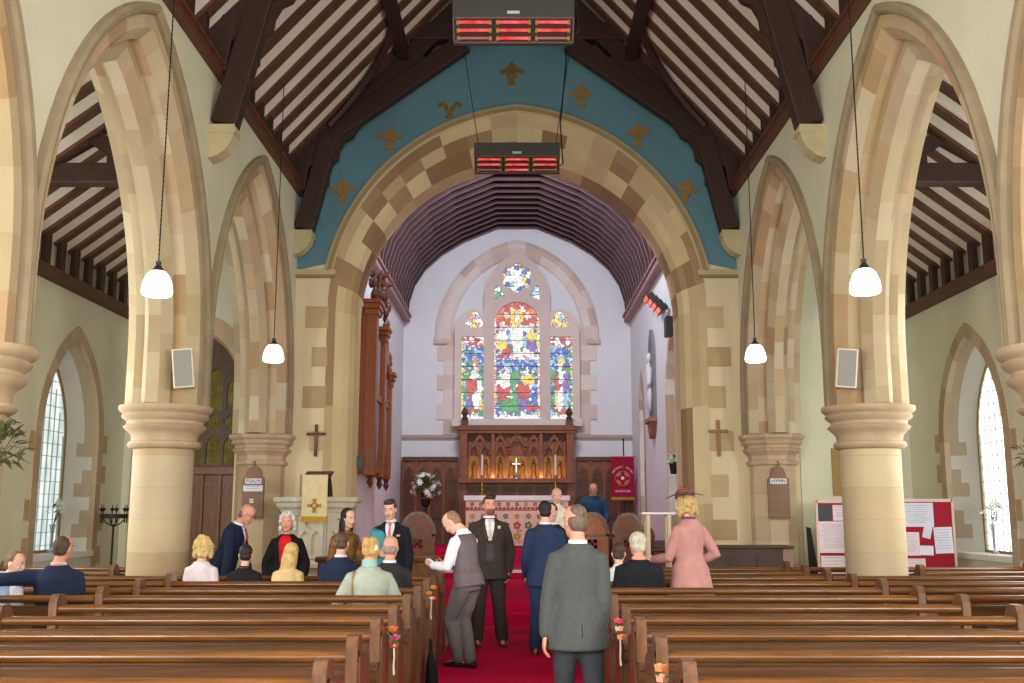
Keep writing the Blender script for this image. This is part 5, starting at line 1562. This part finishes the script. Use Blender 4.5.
# pricket candle stand
t = thing('candle_stand', 'black iron pricket candle stand beside the left aisle window', 'candle stand', (-6.62, 17.0, 0))
m = MB(); m.tube([(0, 0, .05), (0, 0, 1.42)], .018, 8)
for k in range(3):
    a = 2 * pi * k / 3; m.tube([(0, 0, .2), (.16 * cos(a), .16 * sin(a), .05), (.24 * cos(a), .24 * sin(a), .012)], .014, 6)
m.build('stem', M['iron'], t)
m = MB()
for k in range(24):
    a, b = 2 * pi * k / 24, 2 * pi * (k + 1) / 24
    m.bar((.21 * cos(a), .21 * sin(a), 1.55), (.21 * cos(b), .21 * sin(b), 1.55), .015, .07)
for k in range(4):
    a = pi / 2 * k; m.tube([(0, 0, 1.38), (.12 * cos(a), .12 * sin(a), 1.44), (.21 * cos(a), .21 * sin(a), 1.55)], .01, 5)
m.build('crown', M['iron'], t)
for k in range(6):
    a = 2 * pi * k / 6
    m = MB(); m.lathe([(.008, 1.56), (.008, 1.62), (.035, 1.66), (.04, 1.68), (.01, 1.68), (.004, 1.74)], (.21 * cos(a), .21 * sin(a), 0), 8); m.lathe([(.012, 1.44), (.012, 1.52)], (.21 * cos(a), .21 * sin(a), 0), 6); m.build('candle_cup', M['iron'], t)


def vase(x, y, lab, seed):
    t = thing('lily_vase', lab, 'vase of flowers', (x, y, .987))
    m = MB(); m.lathe([(.06, 0), (.065, .01), (.025, .05), (.028, .30), (.05, .44), (.045, .44), (.02, .28), (.012, .06)], n=16); m.build('glass_vase', M['glass'], t)
    q = random.Random(seed)
    m = MB()
    tips = []
    for i in range(5):
        a = q.uniform(0, 6.28); p = V((.13 * cos(a) * q.uniform(.5, 1), .15 * sin(a), .58 + q.uniform(0, .22))); tips.append(p)
        m.tube([(0, 0, .06), (.01 * cos(a), .01 * sin(a), .4), p], .005, 5)
    m.build('stem', M['leaf'], t)
    m = MB()
    for i in range(12):
        a = q.uniform(0, 6.28); z = q.uniform(.45, .75); d = V((cos(a), sin(a), .4)); s = V((-sin(a), cos(a), 0)); b = V((.03 * cos(a), .03 * sin(a), z))
        m.add([b, b + d * .06 + s * .018, b + d * .13, b + d * .06 - s * .018], [(0, 1, 2, 3)])
    m.build('leaf', M['leaf'], t)
    for p in tips:
        d = V((p.x, p.y, .12)).normalized(); mt = d.to_track_quat('Z', 'Y').to_matrix()
        m = MB()
        for w in range(6):
            b_ = 2 * pi * w / 6
            m.add([p, p + mt @ V((.04 * cos(b_ + .4), .04 * sin(b_ + .4), .06)), p + mt @ V((.10 * cos(b_), .10 * sin(b_), .06)), p + mt @ V((.04 * cos(b_ - .4), .04 * sin(b_ - .4), .06))], [(0, 1, 2), (0, 2, 3)])
        m.build('lily', M['petal'], t)


vase(-7.36, 16.42, 'glass vase of white lilies on the sill of the left aisle window', 4)
vase(7.36, 16.02, 'glass vase of white lilies on the bright right aisle window sill', 9)


def noticeboard(cx, y, w, z0, z1, lab, papers):
    t = thing('noticeboard', lab, 'noticeboard', (cx, y, 0))
    h = z1 - z0
    felt = mat('red_felt', (150, 22, 44), .95, .06, 30) if 'red_felt' not in bpy.data.materials else bpy.data.materials['red_felt']
    m = MB(); m.bb((-w / 2, -.012, z0), (w / 2, .012, z1)); m.build('felt_panel', felt, t)
    m = MB()
    for x in (-w / 2, w / 2): m.bb((x - .02, -.022, z0 - .03), (x + .02, .022, z1 + .03))
    for z in (z0, z1): m.bb((-w / 2, -.022, z - .025), (w / 2, .022, z + .025))
    m.build('frame', mat('board_frame', (206, 176, 160), .5, .05) if 'board_frame' not in bpy.data.materials else bpy.data.materials['board_frame'], t)
    for x in (-w / 2, w / 2):
        m = MB(); m.bb((x - .018, -.018, 0), (x + .018, .018, z0)); m.bb((x - .02, -.25, 0), (x + .02, .25, .03)); m.build('leg', M['pewend'], t)
    for i, (px, pz, pw, ph, rot, c, ln) in enumerate(papers):
        mt = Matrix.Translation((px * w / 2, -.016 - .0015 * i, z0 + pz * h)) @ Matrix.Rotation(R(rot), 4, 'Y')
        m = MB(); m.box((0, 0, 0), (pw * w, .002, ph * h)); m.xf(mt)
        pm = plain(c, .8); o = m.build('pinned_sheet', pm, t)
        if ln:
            k = MB()
            for j in range(ln):
                zz = ph * h * (.40 - .8 * j / max(1, ln)); k.box((-.02 * pw * w, -.0014, zz), (pw * w * (.78 - .2 * ((j * 7) % 3) / 2), .0006, .006))
            k.xf(mt); k.build('printed_text', mat('print_ink', (150, 140, 150), .8) if 'print_ink' not in bpy.data.materials else bpy.data.materials['print_ink'], o)


GRYP = (206, 204, 218); PKP = (220, 204, 208)
noticeboard(5.44, 17.3, .86, .62, 1.79, 'red felt noticeboard with a black and white photograph, left of the column', [(-.68, .84, .26, .22, 0, (70, 72, 78), 0), (-.10, .84, .28, .22, 0, PKP, 4), (-.38, .50, .60, .44, 0, PKP, 14), (-.50, .12, .42, .24, 0, PKP, 4), (.1, .12, .2, .24, 0, PKP, 3), (.62, .5, .5, .5, 0, GRYP, 10)])
noticeboard(6.33, 16.25, 1.02, .68, 1.80, 'red felt noticeboard with six pinned sheets, beneath the right aisle window', [(-.10, .80, .50, .33, 0, GRYP, 9), (-.42, .40, .34, .32, 0, PKP, 9), (.18, .57, .13, .19, 14, GRYP, 0), (.66, .45, .28, .36, -2, (214, 214, 230), 8), (.12, .31, .21, .13, 2, (220, 222, 232), 0), (-.34, .10, .40, .2, 0, PKP, 4)])

t = thing('mounted_brass_plaque', 'brass memorial plaque on the end wall of the right aisle', 'plaque', (5.95, 18.48, 1.9))
m = MB(); m.bb((-.28, -.01, 0), (.28, .018, .85)); m.build('plate', mat('aged_brass', (140, 116, 58), .5, .15, 8, metal=.3), t)
m = MB()
for i in range(9): m.bb((-.24, -.014, .10 + i * .08), (.24 - .05 * (i % 3), -.01, .125 + i * .08))
m.build('engraved_line', M['goldpaint'], t)
t = thing('leaning_board', 'dark grey wedge-shaped board leaning at the end of the right aisle', 'board', (5.12, 17.9, 0))
m = MB(); m.prism([(-.08, 0), (.13, 0), (.02, 1.34), (-.05, 1.36)], lambda u, z, d: V((u, d + z * .2, z)), -.02, .02); m.build('panel', M['darkmetal'], t, bevel=.005)
m = MB(); m.bb((-.06, -.03, .0), (.10, .03, .05)); m.build('foot', M['iron'], t)

t = thing('organ_console', 'long dark brown cabinet behind the right-hand pews below the wall cross', 'cabinet', (3.5, 16.4, 0))
m = MB(); m.bb((-.62, -.25, 0), (.62, .25, 1.06)); m.build('body', mat('dark_cabinet', (72, 54, 46), .5, .12, 5), t, bevel=.01)
m = MB(); m.bb((-.65, -.28, 1.06), (.80, .28, 1.10)); m.build('top', bpy.data.materials['dark_cabinet'], t, bevel=.008)
m = MB(); m.bb((.625, -.24, 0), (.79, .24, 1.055)); m.build('end_panel', mat('pinkish_wood', (150, 112, 96), .5, .1, 6), t, bevel=.008)
for i in range(3):
    m = MB(); m.bb((-.58 + i * .40, -.262, .1), (-.22 + i * .40, -.25, .96)); m.build('panel', bpy.data.materials['dark_cabinet'], t, bevel=.004)

t = thing('display_stand', 'white-topped stand on slim cream posts behind the woman in pink', 'stand', (2.29, 16.9, 0))
m = MB(); m.bb((-.27, -.2, 1.58), (.27, .2, 1.615)); m.build('top', plain((240, 232, 236), .3), t, bevel=.006)
for x in (-.17, .17):
    for y in (-.15, .15):
        m = MB(); m.bb((x - .03, y - .03, 0), (x + .03, y + .03, 1.58)); m.build('leg', plain((214, 196, 158), .5), t, bevel=.004)
m = MB(); m.bb((-.25, -.18, .62), (.25, .18, .66)); m.build('shelf', plain((214, 196, 158), .5), t)

# loudspeakers on the arch springers
for sg in (-1, 1):
    t = thing('wall_speaker', 'cream column loudspeaker with grey grille on the %s arch above the capital' % ('left' if sg < 0 else 'right'), 'speaker', ((-4.13 if sg < 0 else 4.08), 12.60, 3.14), sg * R(-14))
    m = MB(); m.bb((-.125, -.09, 0), (.125, .09, .49)); m.xf(Matrix.Rotation(R(6) * sg, 4, 'Y')); m.build('cabinet', plain((226, 218, 196), .5), t, bevel=.012)
    m = MB(); m.bb((-.105, -.098, .02), (.105, -.088, .47)); m.xf(Matrix.Rotation(R(6) * sg, 4, 'Y')); m.build('grille', mat('speaker_grille', (150, 146, 140), .7, .08, 90) if sg < 0 else bpy.data.materials['speaker_grille'], t)
    m = MB(); m.bar((0, .08, .25), (sg * .10, .24, .25), .04, .04); m.build('bracket', M['iron'], t)

# pendant lamps
OPAL = emis('lit_opal_glass', (255, 248, 240), 3.2)


def pendant(x, y, lab):
    z0 = 3.91
    t = thing('pendant_lamp', lab, 'pendant lamp', (x, y, z0), 0, 'pendant lamps')
    m = MB(); m.lathe([(.02, .275), (.08, .27), (.12, .225), (.15, .145), (.165, .055), (.155, .015), (.13, .0), (.0, -.005)], n=28); m.build('lamp_shade', OPAL, t)
    m = MB(); m.lathe([(.07, .262), (.08, .275), (.05, .30), (.025, .34), (.03, .38), (.0, .385)], n=16); m.build('gallery', M['darkmetal'], t)
    top = rz_(x) - z0 - .1
    m = MB(); m.tube([(0, 0, .38), (0, 0, top)], .007, 5)
    z = .40
    while z < top:
        m.ell((0, 0, z), (.010, .010, .02), 5, 3); z += .055
    m.build('chain', M['iron'], t)


pendant(-3.86, 10.7, 'lit opal pendant lamp hanging in the nearer left arch')
pendant(-3.78, 15.65, 'lit opal pendant lamp hanging in the farther left arch')
pendant(3.70, 15.65, 'lit opal pendant lamp hanging in the farther right arch')
pendant(3.70, 10.6, 'lit opal pendant lamp hanging in the nearer right arch')


# hanging radiant heaters
def heater(x, y, z, lab, s, flop):
    t = thing('hanging_heater', lab, 'heater', (x, y, z)); t.scale = (1, 1, .84)
    w = .68
    sec = [(-.17, .52), (-.17, .26), (-.155, .255), (.06, .0), (.10, .0), (.22, .10), (.22, .52)]
    m = MB(); m.prism(sec, lambda u, v, d: V((d, u, v)), -w, w); m.build('housing', mat('heater_black', (46, 46, 42), .5, .1, 6) if flop else bpy.data.materials['heater_black'], t, bevel=.006)
    n = V((0, -.76, -.65)); e = V((0, .65, -.76)); o = V((0, -.16, .26))
    m = MB()
    for a, b in ((0, .016), (.305, .325)):
        m.add([o + e * a + n * .006 + V((-w, 0, 0)), o + e * a + n * .006 + V((w, 0, 0)), o + e * b + n * .006 + V((w, 0, 0)), o + e * b + n * .006 + V((-w, 0, 0))], [(0, 1, 2, 3)])
    for xx in (-w, w - .016): m.add([o + n * .006 + V((xx, 0, 0)), o + n * .006 + V((xx + .016, 0, 0)), o + e * .325 + n * .006 + V((xx + .016, 0, 0)), o + e * .325 + n * .006 + V((xx, 0, 0))], [(0, 1, 2, 3)])
    m.build('rim', M['silver'], t)
    for k in range(3):
        cx = (-.44, 0, .44)[k]
        rot = Matrix(((1, 0, 0), (0, e.y, n.y), (0, e.z, n.z)))
        m = MB(); m.box(o + e * .165 + n * .004 + V((cx, 0, 0)), (.38, .29, .006), rot); m.build('reflector', plain((96, 62, 60), .35, metal=.6), t)
        for j in range(3):
            p = o + e * (.06 + .10 * j) + n * .026 + V((cx, 0, 0))
            lit = not (j == 2 and k != 1)
            m = MB(); m.tube([p + V((-.175, 0, 0)), p + V((.175, 0, 0))], .019, 8); m.build('heating_tube', HR2 if lit else plain((132, 96, 92), .3), t)
            m = MB()
            for q in (-.18, .18):
                m = MB(); m.box(p + V((q, 0, 0)), (.03, .05, .05), rot); m.build('ceramic_end', M['goldpaint'], t)
    m = MB(); m.bb((-.07, -.176, .30), (.07, -.17, .34)); m.build('badge', plain((170, 166, 156), .4), t)
    for sg in (-1, 1):
        m = MB(); m.tube([(sg * .60, .02, .50), (sg * .62, .02, .58)], .014, 6); m.build('lug', M['silver'], t)
        m = MB(); m.tube([(sg * .62, .02, .56), (sg * 1.2, .02, (rz_(1.2) - z - .1) / .84)], .007, 5); m.build('chain', M['iron'], t)
    m = MB(); m.tube([(.66, .1, .15), (.74, .1, .22), (.72, .08, .5), (.70, .06, 1.0), (.78, .05, 2.0), (1.0, .03, (rz_(1.0) - z - .1) / .84)], .013, 6); m.build('cable', M['iron'], t)


HR2 = emis('heater_tube_glow', (226, 60, 56), 1.15, rgb2=(250, 120, 116), vs=8)
heater(-.04, 10.8, 6.86, 'radiant heater with three glowing red panels, nearer to the camera', 1, True)
heater(0, 15.6, 6.96, 'radiant heater with three glowing red panels hanging below the chancel arch crown', 1, False)

# sprays on the nearest columns
ol = mat('olive_leaf', (92, 92, 62), .6, .3, 14)
t = thing('column_spray', 'olive leafy spray on a bracket on the nearest left column', 'flowers', (-3.98, 7.86, 1.95))
m = MB(); m.tube([(-.18, .10, -.05), (0, 0, 0), (.02, -.03, .06)], .012, 6); m.build('bracket', M['iron'], t)
bouquet(t, (.0, -.02, .16), .21, 22, ol, ol, 21, .06, name='leaf_cluster')
t = thing('column_spray', 'leafy spray with red flowers on the nearest right column', 'flowers', (3.97, 7.86, 1.95))
m = MB(); m.tube([(.18, .10, -.05), (0, 0, 0), (-.02, -.03, .06)], .012, 6); m.build('bracket', M['iron'], t)
bouquet(t, (.0, -.02, .12), .16, 12, plain((176, 40, 52), .7), ol, 23, .04)

# ================================================================ PEWS
ROW = [4.88 + .92 * k for k in range(11)]
ORD = ['first', 'second', 'third', 'fourth', 'fifth', 'sixth', 'seventh', 'eighth', 'ninth', 'tenth', 'eleventh']
ENDP = [(-.07, 0), (-.07, .91), (-.035, .97), (.07, .97), (.12, .91), (.14, .86), (.40, .82), (.44, .79), (.44, 0)]


def make_pew(w, ends=(-1, 1)):
    t = thing('pew', None, None, (0, 0, 0))
    h = w / 2
    m = MB(); m.prism([(-.01, .12), (.02, .12), (-.005, .80), (-.035, .80)], lambda u, v, d: V((d, u, v)), -h, h)
    m.build('back_panel', M['pewback'], t)
    m = MB()
    rs = []
    for x in (-h, h):
        rs.append([V((x, -.015 + .040 * cos(a), .857 + .034 * sin(a))) for a in [2 * pi * i / 14 for i in range(14)]])
    m.rings(rs); m.build('top_rail', M['pew'], t)
    m = MB(); m.bb((-h, -.17, .685), (h, -.02, .71)); m.bb((-h, -.175, .665), (h, -.155, .715)); m.bb((-h, -.16, .60), (h, -.145, .665)); m.build('book_ledge', M['pewback'], t, bevel=.006)
    m = MB(); m.bb((-h, .0, .41), (h, .42, .445)); m.bb((-h, .38, .36), (h, .40, .41)); m.build('seat', M['pew'], t, bevel=.008)
    m = MB(); m.bb((-h, .1, 0), (h, .13, .41)); m.bb((-h, -.03, .10), (h, -.01, .14)); m.build('seat_support', M['pewback'], t)
    for sg in ends:
        m = MB(); x0, x1 = (-h - .0, -h + .065) if sg < 0 else (h - .065, h)
        m.prism(ENDP, lambda u, v, d: V((d, u, v)), x0, x1); m.prism([(y * .92 + .012, z * 1.0) for y, z in [(-.03, .06), (-.03, .86), (.09, .86), (.11, .78), (.40, .74), (.40, .06)]], lambda u, v, d: V((d, u, v)), (x0 - .008) if sg < 0 else x1, x0 if sg < 0 else (x1 + .008))
        m.build('end_panel', M['pewend'], t, bevel=.01)
    return t


def block(x0, x1, ks, lab, group, ends=(-1, 1)):
    p = None
    for k in ks:
        l = lab % ORD[k]
        if p is None:
            p = make_pew(x1 - x0, ends); o = p
            o['category'] = 'pew'; o['group'] = group
        else:
            o = dup(p)
        o.location = ((x0 + x1) / 2, ROW[k], 0); o['label'] = l
        o['category'] = 'pew'; o['group'] = group


block(-3.79, -.865, range(0, 9), 'varnished oak pew left of the red carpet, %s row from the camera', 'pews left of the carpet')
block(.755, 3.67, range(0, 11), 'varnished oak pew right of the red carpet, %s row from the camera', 'pews right of the carpet')
block(-6.95, -3.805, (5, 6, 7, 8, 10), 'oak pew outside the left columns, in the %s row from the camera', 'pews in the left aisle', (-1,))
block(-6.95, -5.06, (3, 4, 9), 'short oak pew behind a left column, in the %s row from the camera', 'pews in the left aisle')
block(3.685, 6.95, (5, 6, 7, 8, 10), 'oak pew outside the right columns, in the %s row from the camera', 'pews in the right aisle', (1,))
block(5.06, 6.95, (3, 4, 9), 'short oak pew behind a right column, in the %s row from the camera', 'pews in the right aisle')


def posy(x, y, z, cols, lab, seed):
    q = random.Random(seed)
    t = thing('pew_posy', lab, 'posy', (x, y, z), 0, 'posies on the pew ends')
    for i, c in enumerate(cols):
        p = V((q.uniform(-.02, .02), q.uniform(-.035, .035), .055 - .05 * i))
        m = MB(); r = .034
        m.ell(p, (r * .55, r * .55, r * .6), 8, 5)
        for w in range(9):
            a = w * 2.4; rr = r * (.5 + .06 * w)
            u = V((cos(a), sin(a), .0)); s = V((-sin(a), cos(a), 0))
            m.add([p + u * rr * .6 + s * r * .5 - V((0, 0, r * .5)), p + u * rr + s * r * .45 + V((0, 0, r * .35)), p + u * rr - s * r * .45 + V((0, 0, r * .35)), p + u * rr * .6 - s * r * .5 - V((0, 0, r * .5))], [(0, 1, 2, 3)])
        m.build('rose', plain(c, .7), t)
    m = MB()
    for i in range(8):
        a = q.uniform(0, 6.28); d = V((cos(a) * .5, sin(a), q.uniform(-.4, .8))).normalized(); s = d.cross(V((0, 0, 1))).normalized()
        m.add([d * .02, d * .05 + s * .014, d * .09, d * .05 - s * .014], [(0, 1, 2, 3)])
    m.build('leaf', M['leaf'], t)
    m = MB()
    for k in (-1, 1):
        pts = [V((0, k * .01, -.05)), V((.004, k * .022, -.12)), V((0, k * .018, -.18)), V((.004, k * .03, -.235))]
        for a, b in zip(pts[:-1], pts[1:]): m.bar(a, b, .004, .024, (0, 1, 0))
    m.ell((0, 0, -.045), (.02, .035, .016), 8, 5)
    m.build('ribbon', plain((236, 226, 206), .6), t)


OR_, PKR, CRM = (226, 118, 48), (206, 92, 140), (232, 180, 150)
posy(-.81, 6.95, .82, (OR_, PKR, (222, 90, 60)), 'orange and pink rose posy with cream ribbon on a left pew end', 1)
posy(-.805, 9.82, .88, (OR_, (232, 140, 60), OR_), 'orange posy with long ribbon on a left pew end beside the bald seated man', 2)
posy(.69, 7.08, .86, ((212, 70, 104), CRM, (226, 150, 110)), 'pink and peach posy on a right pew end beside the grey suit', 3)
posy(.672, 5.0, .86, ((236, 150, 96), CRM, OR_), 'peach rose posy on the nearest right pew end', 5)

t = thing('black_bag', 'soft black bag standing on the carpet against a left pew end', 'bag', (-.78, 9.72, .013))
m = MB(); n = 16
m.rings([[V((rx * cos(2 * pi * i / n) + o, ry * sin(2 * pi * i / n), z)) for i in range(n)] for rx, ry, z, o in ((.05, .12, 0, 0), (.062, .15, .04, 0), (.058, .15, .15, 0), (.045, .14, .25, -.008), (.022, .12, .32, -.015), (.012, .11, .34, -.015))])
m.build('body', cloth((28, 30, 36)), t)
m = MB(); m.tube([(-.015, -.09, .33), (-.018, -.07, .42), (-.02, 0, .46), (-.018, .07, .42), (-.015, .09, .33)], .009, 7); m.build('handle', M['iron'], t)
# ================================================================ CAMERA AND LIGHT
cam = bpy.data.cameras.new('camera'); co = bpy.data.objects.new('camera', cam); COL.objects.link(co)
cam.sensor_width = 36; cam.lens = 1020 / 1024 * 36; cam.shift_x = -5 / 1024
co.location = (0, 0, 1.65); co.rotation_euler = (R(90) + math.atan(168.5 / 1020), 0, 0)
cam.clip_end = 200
SC.camera = co


def area(name, loc, rot, sx, sy, e, col=(1, 1, 1)):
    l = bpy.data.lights.new(name, 'AREA'); l.shape = 'RECTANGLE'; l.size = sx; l.size_y = sy; l.energy = e; l.color = col
    o = bpy.data.objects.new(name, l); COL.objects.link(o); o.location = loc; o.rotation_euler = rot
    return o


area('daylight_west_window', (0, -1.6, 3.9), (R(90), 0, 0), 7.0, 5.0, 450, (1, .97, .90))
for sg in (-1, 1):
    for y in (3.2, 9.0, 13.3):  # the farthest lamp on each side is added to brighten the dark aisle
        area('aisle_window_and_fill', (sg * 7.0, y, 2.9), (0, R(90) * sg, 0), 2.4, 1.0, 125, (.95, .98, 1))
for sg in (-1, 1):
    area('aisle_west_fill', (sg * 6.0, -1.7, 3.0), (R(90), 0, 0), 2.0, 3.0, 720, (1, .98, .93))  # added lamps behind the camera to brighten the outer aisle walls
area('chancel_fill', (0, 19.4, 8.85), (R(62), 0, 0), 2.4, .5, 385, (.86, .88, 1))  # added lamp behind the arch wall, brightens the chancel and east wall
area('reredos_strip', (0, 26.80, 2.5), (R(140), 0, 0), 2.4, .10, 11, (1, .72, .35))
w = bpy.data.worlds.new('world'); SC.world = w; w.use_nodes = True
w.node_tree.nodes['Background'].inputs['Color'].default_value = (.93, .97, 1, 1)
w.node_tree.nodes['Background'].inputs['Strength'].default_value = .9
SC.view_settings.view_transform = 'Standard'
SC.view_settings.look = 'None'
SC.view_settings.exposure = 0.0
SC.view_settings.gamma = 1.0
SC.view_settings.use_curve_mapping = False
SC.cycles.use_denoising = True
SC.cycles.max_bounces = 6
SC.cycles.diffuse_bounces = 4
SC.cycles.sample_clamp_indirect = 4.0
